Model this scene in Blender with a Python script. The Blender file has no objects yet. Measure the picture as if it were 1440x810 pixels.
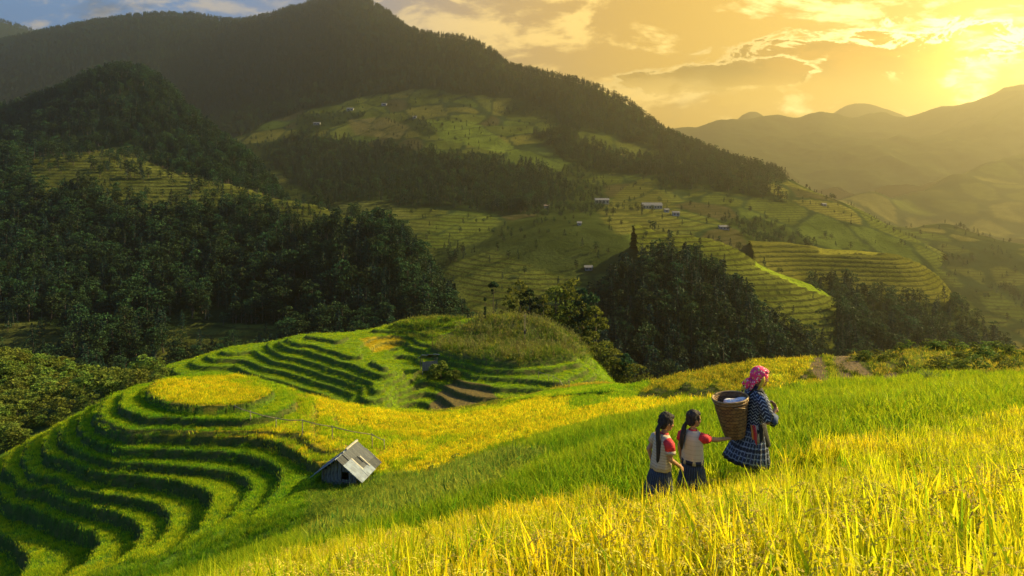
import bpy, bmesh, math, random
import numpy as np
from mathutils import Vector, Matrix
R = math.radians
rng = np.random.default_rng(7)
random.seed(7)
sc = bpy.context.scene
COL = sc.collection

# ------------------------------------------------------------------ camera, sky, sun, exposure
F, CX, HOR = 960.0, 720.0, 250.0          # focal length, centre and horizon row of the 1440x810 photograph
cam_d = bpy.data.cameras.new('camera'); cam = bpy.data.objects.new('camera', cam_d); COL.objects.link(cam)
cam.location = (0, 0, 0); cam.rotation_euler = (R(90), 0, 0)
cam_d.sensor_width = 36; cam_d.lens = F / 1440 * 36; cam_d.shift_y = -(405 - HOR) / 1440
cam_d.clip_start = 0.1; cam_d.clip_end = 60000
sc.camera = cam
sc.view_settings.view_transform = 'Standard'; sc.view_settings.look = 'None'
sc.view_settings.exposure = EXPOSURE = 1.2; sc.view_settings.gamma = 1
SUN_EL, SUN_AZ = 31.0, 68.0               # azimuth to the right of the view direction
def sun_vec(el, az): return Vector((math.sin(R(az)) * math.cos(R(el)), math.cos(R(az)) * math.cos(R(el)), math.sin(R(el))))
sd = sun_vec(SUN_EL, SUN_AZ)
sun_d = bpy.data.lights.new('sun', 'SUN'); sun = bpy.data.objects.new('sun', sun_d); COL.objects.link(sun)
sun_d.energy = 5.0; sun_d.angle = R(0.6); sun_d.color = (1.0, 0.79, 0.34)
sun.rotation_euler = sd.to_track_quat('Z', 'Y').to_euler()
sc.cycles.use_denoising = True
sc.cycles.max_bounces = 5; sc.cycles.diffuse_bounces = 2; sc.cycles.glossy_bounces = 2
sc.cycles.transmission_bounces = 3; sc.cycles.volume_bounces = 0; sc.cycles.transparent_max_bounces = 8
sc.cycles.caustics_reflective = sc.cycles.caustics_refractive = False

class NT:
    """tiny helper to write node trees"""
    def __init__(s, tree): s.t = tree; s.n = tree.nodes; s.l = tree.links
    def new(s, typ, **kw):
        ins = kw.pop('ins', {})
        nd = s.n.new(typ)
        for k, v in kw.items(): setattr(nd, k, v)
        for k, v in ins.items(): s.set(nd.inputs[k], v)
        return nd
    def set(s, sock, v):
        if isinstance(v, bpy.types.NodeSocket): s.l.new(v, sock)
        elif isinstance(v, bpy.types.Node): s.l.new(v.outputs[0], sock)
        else:
            if isinstance(v, (tuple, list)) and len(v) == 3 and sock.type == 'RGBA': v = (*v, 1)
            sock.default_value = v
    def math(s, op, a, b=None, c=None, clamp=False):
        nd = s.new('ShaderNodeMath', operation=op, use_clamp=clamp); s.set(nd.inputs[0], a)
        if b is not None: s.set(nd.inputs[1], b)
        if c is not None: s.set(nd.inputs[2], c)
        return nd.outputs[0]
    def vmath(s, op, a, b=None):
        nd = s.new('ShaderNodeVectorMath', operation=op); s.set(nd.inputs[0], a)
        if b is not None: s.set(nd.inputs[1], b)
        return nd.outputs[1] if op in ('DOT_PRODUCT', 'LENGTH') else nd.outputs[0]
    def mix(s, f, a, b, typ='MIX'):
        nd = s.new('ShaderNodeMix', data_type='RGBA', blend_type=typ, clamp_factor=True)
        s.set(nd.inputs[0], f); s.set(nd.inputs[6], a); s.set(nd.inputs[7], b); return nd.outputs[2]
    def smooth(s, x, lo, hi, a=0.0, b=1.0):
        nd = s.new('ShaderNodeMapRange', interpolation_type='SMOOTHSTEP')
        s.set(nd.inputs[0], x); s.set(nd.inputs[1], lo); s.set(nd.inputs[2], hi); s.set(nd.inputs[3], a); s.set(nd.inputs[4], b)
        return nd.outputs[0]
    def noise(s, vec, scale, detail=4, rough=0.55, dist=0.0):
        nd = s.new('ShaderNodeTexNoise', ins={'Scale': scale, 'Detail': detail, 'Roughness': rough, 'Distortion': dist})
        if vec is not None: s.set(nd.inputs['Vector'], vec)
        return nd.outputs['Fac']

w = bpy.data.worlds.new('World'); sc.world = w; w.use_nodes = True
w.cycles.sampling_method = 'MANUAL'; w.cycles.sample_map_resolution = 512
T = NT(w.node_tree); T.n.clear()
sky = T.new('ShaderNodeTexSky', sky_type='NISHITA', sun_disc=False, sun_elevation=R(SUN_EL), sun_rotation=R(SUN_AZ))
sky.air_density = 1.2; sky.dust_density = 3.0; sky.ozone_density = 1.5
geo = T.new('ShaderNodeTexCoord').outputs['Generated']
sep = T.new('ShaderNodeSeparateXYZ', ins={0: geo})
x_, y_, z_ = sep.outputs
yy = T.math('MAXIMUM', y_, 0.08)
u = T.math('DIVIDE', x_, yy); v = T.math('DIVIDE', z_, yy)     # tangents of the direction
glow_dir = sun_vec(7.5, 34.5)
dt = T.vmath('DOT_PRODUCT', geo, tuple(glow_dir))
dtc = T.math('MAXIMUM', dt, 0.0)
wide = T.math('POWER', dtc, 5.0); mid = T.math('POWER', dtc, 28.0); core = T.math('POWER', dtc, 520.0)
front = T.smooth(dt, -0.6, 1.0)
# clear air behind the clouds: the physical sky warmed by the evening haze
base = T.vmath('SCALE', sky.outputs[0]); base.node.inputs['Scale'].default_value = 0.085
hz = T.mix(T.smooth(dt, 0.50, 0.95), (0.14, 0.29, 0.56), (0.74, 0.42, 0.045))
hz = T.mix(T.smooth(dt, 0.86, 1.0), hz, (0.85, 0.48, 0.02))
air = T.mix(0.88, base, hz)
# clouds: streaky noise in direction space
uv = T.new('ShaderNodeCombineXYZ', ins={0: u, 1: T.math('MULTIPLY', v, 2.4), 2: 0.37}).outputs[0]
n1 = T.noise(uv, 4.2, 9, 0.62, 0.6)
n2 = T.noise(T.vmath('ADD', uv, (3.1, 1.7, 0.2)), 11.0, 8, 0.62, 0.3)
cm = T.math('ADD', T.math('MULTIPLY', n1, 0.65), T.math('MULTIPLY', n2, 0.35))
bright = T.smooth(cm, 0.495, 0.575)
warmth = T.smooth(dt, 0.55, 0.93)
ccol = T.mix(warmth, (0.62, 0.54, 0.45), (1.35, 0.92, 0.26))
ccol = T.mix(T.smooth(dt, 0.90, 0.995), ccol, (2.0, 1.55, 0.6))
cloudy = T.mix(T.math('MULTIPLY', bright, 0.85), air, ccol)
# grey-gold undersides
n3 = T.noise(T.vmath('ADD', uv, (7.3, 4.1, 0.9)), 3.4, 7, 0.6, 0.4)
dark = T.smooth(n3, 0.53, 0.70)
cloudy = T.mix(T.math('MULTIPLY', dark, 0.7), cloudy, T.mix(warmth, (0.13, 0.14, 0.16), (0.50, 0.34, 0.12)))
# the long cloud bank left of the sun, with a lit rim
def bank(u0, v0, su, sv, amp, tilt=0.0):
    du = T.math('SUBTRACT', u, u0); dv = T.math('SUBTRACT', T.math('SUBTRACT', v, v0), T.math('MULTIPLY', du, tilt))
    q = T.math('ADD', T.math('POWER', T.math('ABSOLUTE', T.math('DIVIDE', du, su)), 2.6), T.math('POWER', T.math('ABSOLUTE', T.math('DIVIDE', dv, sv)), 2.2))
    nn = T.noise(T.vmath('ADD', uv, (u0 * 9, v0 * 5, 0.6)), 12.0, 9, 0.68, 0.5)
    return T.math('ADD', q, T.math('MULTIPLY', T.math('SUBTRACT', nn, 0.5), amp))
def pt(px, py): return (px - CX) / F, (HOR - py) / F
bu, bv = pt(1195, 108)
for (cx_, cy_, sx_, sy_, tl) in ((1200, 97, 225, 52, 0.10), (1005, 108, 150, 20, 0.10)):
    bu, bv = pt(cx_, cy_)
    q = bank(bu, bv, sx_ / F, sy_ / F, 5.2, tl)
    rim = T.math('MULTIPLY', T.smooth(q, 0.72, 0.93), T.smooth(q, 1.45, 1.0))
    upper = T.smooth(v, T.math('ADD', bv - 0.030, T.math('MULTIPLY', T.math('SUBTRACT', u, bu), tl)).node.outputs[0], T.math('ADD', bv + 0.01, T.math('MULTIPLY', T.math('SUBTRACT', u, bu), tl)).node.outputs[0])
    body = T.smooth(q, 1.0, 0.72)
    low = T.smooth(v, bv - 0.055, bv + 0.02)
    bcol = T.mix(T.smooth(u, 0.25, 0.66), (0.24, 0.15, 0.03), (0.56, 0.25, 0.008))
    bcol = T.mix(T.smooth(n2, 0.40, 0.62), bcol, T.mix(1.0, bcol, (1.55, 1.5, 1.4), 'MULTIPLY'))
    bcol = T.mix(low, (0.92, 0.60, 0.10), bcol)
    cloudy = T.mix(T.math('MULTIPLY', body, T.math('ADD', 0.35, T.math('MULTIPLY', low, 0.6))), cloudy, bcol)
    cloudy = T.mix(T.math('MULTIPLY', rim, T.math('MULTIPLY', upper, 0.9)), cloudy, T.mix(T.smooth(u, 0.3, 0.66), (1.0, 0.72, 0.24), (3.0, 2.4, 1.0)))
# torn bright gap where the hidden sun burns through
q = bank(*pt(1366, 112), 38 / F, 62 / F, 7.5)
gap = T.smooth(q, 1.25, -0.6)
cloudy = T.mix(T.math('MULTIPLY', gap, 0.85), cloudy, (3.2, 2.5, 0.95))
glow = T.new('ShaderNodeVectorMath', operation='SCALE'); T.set(glow.inputs[0], (1.0, 0.62, 0.10)); T.set(glow.inputs['Scale'], T.math('ADD', T.math('MULTIPLY', core, 1.2), T.math('MULTIPLY', mid, 0.13)))
tot = T.vmath('ADD', cloudy, glow.outputs[0])
# overhead and behind the viewer the physical sky has blue added to cool haze and shade
back = T.mix(0.65, base, (0.08, 0.29, 0.78))
fr = T.math('MULTIPLY', T.smooth(y_, 0.05, 0.35), T.smooth(v, 0.9, 0.35))
final = T.mix(fr, back, tot)
bg = T.new('ShaderNodeBackground', ins={0: final, 1: 1.0})
SKY_STRENGTH = bg.inputs[1]; SKY_STRENGTH.default_value = 0.48
T.l.new(bg.outputs[0], T.new('ShaderNodeOutputWorld').inputs[0])

# ------------------------------------------------------------------ helpers
def at(px, py, D): return ((px - CX) / F * D, D, -(py - HOR) / F * D)
def tag(o, label=None, cat=None, group=None, kind=None):
    if label: o['label'] = label
    if cat: o['category'] = cat
    if group: o['group'] = group
    if kind: o['kind'] = kind
    return o
def empty(name, loc, rz=0.0):
    o = bpy.data.objects.new(name, None); COL.objects.link(o); o.location = loc; o.rotation_euler = (0, 0, rz); o.empty_display_size = 0.2
    return o
def mesh_np(name, V, Fc, mats=(), smooth=False, attrs=None, mat_idx=None):
    """V (n,3); Fc (m,k) array or list of faces of mixed size"""
    me = bpy.data.meshes.new(name)
    V = np.asarray(V, dtype=np.float32)
    me.vertices.add(len(V)); me.vertices.foreach_set('co', V.ravel())
    if isinstance(Fc, np.ndarray):
        k = Fc.shape[1]; m = len(Fc); loops = Fc.ravel().astype(np.int32); start = np.arange(m, dtype=np.int32) * k; tot = np.full(m, k, dtype=np.int32)
    else:
        tot = np.array([len(f) for f in Fc], dtype=np.int32); start = np.concatenate([[0], np.cumsum(tot)[:-1]]).astype(np.int32)
        loops = np.fromiter((i for f in Fc for i in f), dtype=np.int32)
    me.loops.add(len(loops)); me.loops.foreach_set('vertex_index', loops)
    me.polygons.add(len(tot)); me.polygons.foreach_set('loop_start', start); me.polygons.foreach_set('loop_total', tot)
    if mat_idx is not None: me.polygons.foreach_set('material_index', np.asarray(mat_idx, dtype=np.int32))
    me.update(calc_edges=True); me.validate()
    me.polygons.foreach_set('use_smooth', np.full(len(me.polygons), smooth))
    for k_, a in (attrs or {}).items():
        a = np.asarray(a, dtype=np.float32)
        if a.ndim == 1: at_ = me.attributes.new(k_, 'FLOAT', 'POINT'); at_.data.foreach_set('value', a)
        else:
            at_ = me.attributes.new(k_, 'FLOAT_COLOR', 'POINT')
            c4 = np.ones((len(a), 4), dtype=np.float32); c4[:, :3] = a; at_.data.foreach_set('color', c4.ravel())
    for m_ in mats: me.materials.append(m_)
    return me
def obj(name, me, parent=None, loc=None):
    o = bpy.data.objects.new(name, me); COL.objects.link(o)
    if parent: o.parent = parent
    if loc is not None: o.location = loc
    return o
# numpy value noise
_perm = rng.random((64, 64)).astype(np.float32)
def vnoise(x, y):
    xi = np.floor(x).astype(int); yi = np.floor(y).astype(int); fx = x - xi; fy = y - yi
    fx = fx * fx * (3 - 2 * fx); fy = fy * fy * (3 - 2 * fy)
    g = lambda a, b: _perm[a % 64, b % 64]
    return (g(xi, yi) * (1 - fx) + g(xi + 1, yi) * fx) * (1 - fy) + (g(xi, yi + 1) * (1 - fx) + g(xi + 1, yi + 1) * fx) * fy
def fbm(x, y, oct=5, gain=0.5):
    s = 0; a = 1.0; t = 0
    for i in range(oct):
        s = s + a * (vnoise(x * 2 ** i + 17.3 * i, y * 2 ** i + 5.1 * i) - 0.5); t += a; a *= gain
    return s / t
def ridged(x, y, oct=5):
    s = 0; a = 1.0; t = 0
    for i in range(oct):
        s = s + a * (1 - 2 * np.abs(vnoise(x * 2 ** i + 3.7 * i, y * 2 ** i + 9.2 * i) - 0.5)); t += a; a *= 0.5
    return s / t - 0.5
def tps_fit(P, Z, lam=0.0):
    P = np.asarray(P, float); Z = np.asarray(Z, float); n = len(P)
    d2 = ((P[:, None] - P[None]) ** 2).sum(-1)
    K = 0.5 * d2 * np.log(d2 + 1e-12) + lam * np.eye(n)
    A = np.zeros((n + 3, n + 3)); A[:n, :n] = K; A[:n, n] = 1; A[:n, n + 1:] = P; A[n, :n] = 1; A[n + 1:, :n] = P.T
    b = np.zeros(n + 3); b[:n] = Z
    return P, np.linalg.lstsq(A, b, rcond=None)[0]
def tps_eval(fit, x, y):
    P, wgt = fit; n = len(P); out = np.empty(x.size); xf = x.ravel(); yf = y.ravel()
    for s in range(0, x.size, 20000):
        dx = xf[s:s + 20000, None] - P[None, :, 0]; dy = yf[s:s + 20000, None] - P[None, :, 1]
        d2 = (dx * dx + dy * dy).astype(np.float32)
        out[s:s + 20000] = (0.5 * d2 * np.log(d2 + 1e-9)) @ wgt[:n].astype(np.float32) + wgt[n] + xf[s:s + 20000] * wgt[n + 1] + yf[s:s + 20000] * wgt[n + 2]
    return out.reshape(x.shape)
def inpoly(px, py, poly):
    poly = np.asarray(poly, float); ins = np.zeros(np.shape(px), bool); j = len(poly) - 1
    for i in range(len(poly)):
        xi, yi = poly[i]; xj, yj = poly[j]
        c = ((yi > py) != (yj > py)) & (px < (xj - xi) * (py - yi) / (yj - yi + 1e-12) + xi)
        ins ^= c; j = i
    return ins
def proj(X, Y, Z):
    Ys = np.maximum(Y, 0.05); return CX + F * X / Ys, HOR - F * Z / Ys
def sstep(a, b, x):
    t = np.clip((x - a) / (b - a), 0, 1); return t * t * (3 - 2 * t)
def polydist(px, py, line):
    """distance in the plane to a polyline"""
    line = np.asarray(line, float); best = np.full(np.shape(px), 1e9)
    for (x0, y0), (x1, y1) in zip(line[:-1], line[1:]):
        dx, dy = x1 - x0, y1 - y0; t = np.clip(((px - x0) * dx + (py - y0) * dy) / (dx * dx + dy * dy + 1e-9), 0, 1)
        best = np.minimum(best, np.hypot(px - x0 - t * dx, py - y0 - t * dy))
    return best
def new_mat(name):
    m = bpy.data.materials.new(name); m.use_nodes = True; m.node_tree.nodes.clear(); return m, NT(m.node_tree)
def out(T, sh): T.l.new(sh.outputs[0] if isinstance(sh, bpy.types.Node) else sh, T.new('ShaderNodeOutputMaterial').inputs[0])
def simple_mat(name, c1, c2=None, scale=8.0, rough=0.8, bump=0.3, metal=0.0, detail=5, coord='Object', stretch=(1, 1, 1), bdist=0.01):
    m, T = new_mat(name)
    co = T.new('ShaderNodeTexCoord').outputs[coord]
    co = T.vmath('MULTIPLY', co, stretch)
    n = T.noise(co, scale, detail, 0.6)
    col = T.mix(T.smooth(n, 0.35, 0.65), c1, c2 or tuple(c * 0.7 for c in c1))
    b = T.new('ShaderNodeBump', ins={'Strength': bump, 'Distance': bdist, 'Height': n})
    p = T.new('ShaderNodeBsdfPrincipled', ins={'Base Color': col, 'Roughness': rough, 'Metallic': metal, 'Normal': b})
    out(T, p); return m
# ------------------------------------------------------------------ near ground: slope, terraced knoll, saddle, terraced spur
pts = []                                   # (x, y, z) knowns of the untreated height field
def add(px, py, D): pts.append(at(px, py, D))
def lip(z, line):                          # a terrace edge is level: its picture row gives its distance
    for px, py in line: pts.append(at(px, py, -z * F / (py - HOR)))
LV = [-16.0, -16.6, -17.15, -17.4, -18.05, -18.7, -19.25, -20.1, -20.7, -21.5, -22.6, -23.6]
disc = [(294 + 87 * math.cos(a), 548.5 + 23.5 * math.sin(a)) for a in np.linspace(0, 2 * math.pi, 17)[:-1]]
lip(LV[0], disc); D0 = 16 * F / (548.5 - HOR); pts.append((at(294, 548, D0)[0], D0, -15.8))
lip(LV[1], [(172, 560), (166, 570), (171, 577), (189, 582), (222, 588), (284, 590), (347, 590), (373, 585), (404, 573), (415, 560), (409, 548), (390, 539)])
lip(LV[2], [(155, 554), (140, 569), (133, 581), (138, 593), (155, 602), (178, 607), (200, 606), (218, 604), (240, 606), (280, 608), (331, 608), (391, 610), (424, 614), (458, 622), (480, 631)])
lip(LV[3], [(222, 613), (280, 614), (347, 616), (395, 631), (418, 643), (444, 654)])
lip(LV[4], [(118, 576), (111, 586), (109, 596), (116, 607), (133, 618), (156, 626), (184, 632), (222, 632), (267, 634), (313, 636), (347, 641), (373, 649), (389, 658), (395, 669), (393, 680), (384, 693), (340, 735), (290, 770), (240, 800)])
lip(LV[5], [(86, 595), (82, 611), (89, 624), (111, 637), (142, 645), (178, 651), (222, 655), (267, 659), (313, 663), (340, 671), (350, 680), (348, 693), (333, 713), (300, 740), (250, 773), (200, 803)])
lip(LV[6], [(67, 604), (59, 616), (56, 627), (60, 638), (73, 646), (107, 656), (133, 665), (178, 669), (222, 674), (256, 682), (287, 693), (294, 704), (289, 722), (278, 742), (244, 767), (189, 795)])
lip(LV[7], [(44, 616), (33, 631), (29, 640), (33, 649), (82, 673), (124, 688), (167, 699), (222, 709), (236, 722), (236, 738), (222, 758), (184, 780), (133, 806)])
lip(LV[8], [(13, 633), (4, 645), (0, 662), (33, 689), (78, 702), (124, 716), (156, 722), (184, 733), (196, 747), (193, 760), (178, 778), (144, 798)])
lip(LV[9], [(-30, 668), (0, 696), (33, 711), (67, 727), (100, 738), (127, 747), (135, 758), (133, 773), (122, 787), (93, 807)])
lip(LV[10], [(-30, 735), (0, 755), (18, 767), (31, 780), (34, 793), (22, 812)])
lip(LV[11], [(-60, 790), (-20, 830)])
# hut ground, green slope between knoll and viewer
for p in [(490, 680, 40.3), (445, 683, 39.5), (540, 672, 40), (430, 730, 33), (350, 790, 30), (560, 700, 31), (600, 690, 27), (640, 670, 27), (520, 720, 26), (700, 650, 24),
          (760, 630, 23), (780, 660, 16), (700, 690, 15), (600, 722, 14.5), (500, 748, 14.5), (850, 640, 14.5), (900, 610, 19), (950, 640, 11.5), (1000, 600, 17), (1080, 632, 11), (1080, 585, 17),
          (1080, 560, 24), (1180, 600, 12.5), (1180, 570, 18), (1300, 560, 18), (1300, 590, 12), (1440, 535, 27), (1300, 540, 26), (1440, 560, 15), (1700, 540, 20),
          # yellow band: near edge and far edge
          (560, 664, 39.5), (640, 650, 36.5), (700, 625, 37), (780, 605, 36), (900, 580, 33), (1000, 568, 31), (1090, 553, 29), (1150, 543, 28),
          (600, 620, 46), (700, 600, 44), (820, 580, 41), (500, 600, 50), (940, 562, 36),
          (440, 556, 55), (480, 565, 57.5), (560, 575, 60), (620, 578, 60), (700, 572, 56), (800, 560, 50), (900, 553, 43), (980, 545, 38), (1150, 531, 31.5),
          # pale band beyond it, right-hand terraces, ploughed strips, brushy mound
          (640, 577, 72), (700, 566, 70), (780, 552, 66), (850, 545, 58), (860, 540, 62),
          (900, 545, 48), (960, 545, 41), (1040, 542, 37), (1000, 515, 45), (1090, 503, 44), (1150, 501, 42), (930, 528, 51), (1190, 502, 40), (1250, 500, 40),
          (1200, 528, 33), (1240, 533, 31), (1170, 515, 36),
          (1300, 492, 42), (1380, 496, 42), (1440, 503, 42), (1560, 510, 42), (1250, 505, 38), (1340, 520, 32), (1440, 522, 32), (1300, 531, 29)]: add(*p)
# behind the crest on the right the ground falls into the valley
for p in [(900, 600, 75), (1000, 590, 62), (1150, 580, 58), (1300, 590, 62), (1440, 600, 62), (1600, 600, 62)]: add(*p)
# slope under the foreground rice
for X, Y, Z in [(0, 0, -1.75), (-3, 0, -2.3), (4, 0, -1.4), (8, 0, -1.2), (-8, 0, -3.6), (0, 4, -2.75), (-2.5, 4, -3.3), (3, 4, -2.45), (6, 4.5, -2.4), (12, 5, -2.3), (-8, 5, -5.0), (0, -8, 0.4), (-12, -6, -2.5), (12, -6, 0.9)]: pts.append((X, Y, Z))
for px, D, Z in [(280, 8.5, -5.35), (433, 8.5, -4.95), (600, 8.2, -4.5), (750, 8.0, -4.15), (900, 7.9, -3.87), (930, 7.6, -3.79), (1060, 8.3, -3.77), (1150, 9.0, -3.85), (1300, 9.9, -3.95), (1440, 10.6, -4.0), (1700, 11.5, -4.0), (100, 9, -6.3), (-200, 12, -9)]:
    pts.append(((px - CX) / F * D, D, Z))
# silhouette of the knoll on the left and the drop behind it
for p in [(200, 537), (133, 562), (78, 593), (33, 615), (0, 631)]:
    pass
for X, Y, Z in [(-27, 62, -22), (-18, 66, -23), (-40, 58, -24), (-48, 48, -26), (-52, 40, -26.5), (-40, 66, -31), (-60, 60, -34), (-12, 72, -27), (-45, 30, -26), (-30, 22, -20), (-35, 15, -18), (-20, 12, -12.5), (-48, 20, -26)]: pts.append((X, Y, Z))
# scrub-covered slope at the far left
for p in [(-60, 525, 150), (0, 518, 145), (60, 520, 138), (120, 532, 125), (175, 548, 112), (60, 560, 108), (0, 560, 112), (0, 610, 88), (60, 590, 88), (130, 568, 90), (-100, 600, 100)]: add(*p)
# terraced spur in the middle distance
def mlip(z, line): lip(z, line)
ML = [-23.6, -24.1, -24.6, -25.1, -25.8, -26.4, -27.0, -27.6, -28.2, -28.8]
mlip(-24.6, [(400, 477), (418, 484), (451, 491), (484, 501), (518, 510), (547, 518)])
mlip(-25.1, [(393, 480), (429, 493), (462, 504), (491, 512)])
mlip(-25.8, [(373, 484), (384, 494), (407, 503), (447, 513), (484, 525), (518, 537), (545, 546)])
mlip(-26.4, [(355, 493), (371, 502), (400, 512)])
mlip(-27.0, [(345, 508), (360, 514), (396, 523), (429, 533), (462, 543), (496, 555)])
mlip(-27.6, [(330, 516), (344, 523), (373, 532), (418, 546), (462, 561)])
mlip(-24.6, [(580, 478), (587, 483), (607, 492), (640, 503), (684, 512), (729, 513), (773, 510), (812, 502)])
mlip(-25.1, [(573, 484), (596, 497), (629, 508), (673, 518), (718, 521), (762, 519), (796, 514)])
mlip(-25.8, [(559, 490), (584, 502), (618, 513), (647, 522), (684, 530), (718, 532), (762, 537), (790, 539), (812, 528), (826, 515)])
mlip(-26.4, [(600, 520), (640, 535), (700, 548), (760, 549), (820, 538), (840, 522)])
mlip(-27.0, [(590, 540), (640, 552), (700, 560)])
mlip(-28.2, [(560, 572), (600, 574)])
for p in [(462, 469, 106), (418, 471, 108), (364, 480, 105), (329, 490, 104), (273, 506, 103), (496, 466, 108), (560, 452, 112), (620, 447, 113), (520, 480, 103),
          (720, 445, 112), (660, 449, 113), (690, 446, 112), (750, 449, 111), (785, 463, 109), (810, 482, 104), (720, 470, 104), (660, 474, 105), (770, 482, 102), (720, 492, 97), (640, 485, 101), (850, 540, 98), (870, 560, 100),
          (500, 640, 130), (300, 640, 130), (700, 610, 140), (850, 640, 130), (250, 545, 118), (560, 540, 125), (400, 560, 125), (720, 530, 128)]: add(*p)
for X, Y, Z in [(-120, 175, -80), (-60, 175, -85), (0, 175, -85), (60, 160, -80), (120, 150, -78), (-150, 120, -45), (120, 90, -50), (150, 60, -25), (90, 40, -13), (60, 10, -1), (-80, 10, -40), (-100, 60, -48)]: pts.append((X, Y, Z))
pts = np.array(pts)
# thin out near-duplicates
keep = []
for i, p in enumerate(pts):
    if all((p[0] - pts[j][0]) ** 2 + (p[1] - pts[j][1]) ** 2 > (0.012 * max(p[1], 8)) ** 2 for j in keep): keep.append(i)
pts = pts[keep]
fit = tps_fit(pts[:, :2], pts[:, 2], 0.6)

gX = np.arange(-170, 170.1, 1.0); gY = np.arange(-12, 190, 1.0); _GX, _GY = np.meshgrid(gX, gY); _GZ = tps_eval(fit, _GX, _GY)
_GG = np.hypot(np.gradient(_GZ, axis=0), np.gradient(_GZ, axis=1))
def slope_at(X, Y):
    i = np.clip((Y - gY[0]).astype(int), 0, len(gY) - 1); j = np.clip((X - gX[0]).astype(int), 0, len(gX) - 1); return _GG[i, j]
def stepped(Fz, levels, ramp):
    """flat treads at the levels, short risers between them"""
    L = np.sort(np.asarray(levels))
    k = np.clip(np.searchsorted(L, Fz, side='right') - 1, 0, len(L) - 1)
    lo = L[k]; lo_prev = L[np.maximum(k - 1, 0)]
    t = (Fz - lo) / ramp                                   # riser occupies the first part above the lip
    res = lo_prev + (lo - lo_prev) * sstep(0, 1, t)
    riser = (t > 0) & (t < 1) & (k > 0)
    below = Fz < L[0]
    return np.where(below, Fz, res), np.where(below, 0, riser * 1.0)
KN_POLY = [(-300, 450), (100, 500), (200, 490), (440, 500), (440, 590), (500, 635), (450, 670), (420, 700), (330, 780), (250, 850), (-300, 1100)]
RT_POLY = [(855, 560), (880, 525), (1000, 480), (1260, 480), (1300, 530), (1230, 545), (1160, 541), (1000, 562), (900, 560)]
def ground(X, Y, detail=True):
    """height, riser mask and picture coordinates of the near ground"""
    Z0 = tps_eval(fit, X, Y)
    px, py = proj(X, Y, Z0)
    rmp = np.clip(0.26 * slope_at(X, Y), 0.03, 0.2)
    Fz = Z0 + 0.10 * fbm(X / 3.0, Y / 3.0, 3) * sstep(10, 30, Y)
    def soft(poly, band):
        ins = inpoly(px, py, poly); d = polydist(px, py, poly + [poly[0]])
        return np.where(ins, sstep(0, band, d), 0)
    wk = soft(KN_POLY, 14) * sstep(28, 34, Y) * (Y < 64) * (X < -10)
    zk, rk = stepped(Fz + 0.04, LV, rmp)
    zk = np.where(Fz > LV[0] - 0.04, LV[0], zk)
    zk = np.where(rk > 0, zk, zk)
    wm = ((Y > 74) & (Y < 119)) * sstep(74, 78, Y) * inpoly(px, py, [(250, 430), (860, 430), (860, 556), (790, 552), (640, 583), (500, 583), (330, 545), (200, 545)])
    corn = inpoly(px, py, [(604, 490), (640, 462), (690, 438), (745, 433), (788, 450), (830, 498), (816, 501), (729, 512), (640, 502), (600, 489)]) & (Y > 80)
    wm = wm * (1 - corn)
    zm, rm = stepped(Fz, ML, np.minimum(rmp * 1.1, .16))
    zm2, rm2 = stepped(Fz, ML, np.minimum(rmp * 1.3, .2)); right_ = px > 556; zm = np.where(right_, zm2, zm); rm = np.where(right_, rm2, rm)
    zm = np.where(Fz > -23.6, -23.6 + (Fz + 23.6), zm)
    wr = soft(RT_POLY, 8) * (Y > 28) * (Y < 60)
    zr, rr = stepped(Fz, list(np.arange(-18, -8.5, 0.85)), np.clip(rmp * 1.6, .10, .28))
    wy = inpoly(px, py, [(400, 540), (520, 570), (620, 574), (800, 555), (1150, 525), (1160, 545), (1000, 571), (850, 592), (700, 628), (600, 668), (520, 670), (480, 630), (420, 600)]) * (Y > 24) * (Y < 64)
    zy, ry = stepped(Fz, list(np.arange(-21.5, -8, 0.6)), np.clip(rmp * 1.8, .1, .3))
    wp = inpoly(px, py, [(590, 580), (900, 560), (900, 535), (820, 545), (600, 562)]) * (Y > 60) * (Y < 76)
    zp, rp = stepped(Fz, list(np.arange(-24, -13, 0.5)), rmp)
    Z = Fz
    for wgt, zz in ((wk, zk), (wm, zm), (wr, zr), (wy * 0.75, zy), (wp * 0.8, zp)): Z = Z * (1 - wgt) + zz * wgt
    riser = np.clip(wk * rk + wm * rm + wr * rr + wy * ry * 0.7 + wp * rp * 0.6, 0, 1)
    if detail: Z = Z + 0.05 * fbm(X * 1.3, Y * 1.3, 3) * (0.3 + riser)
    return Z, riser, px, py, corn

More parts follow.
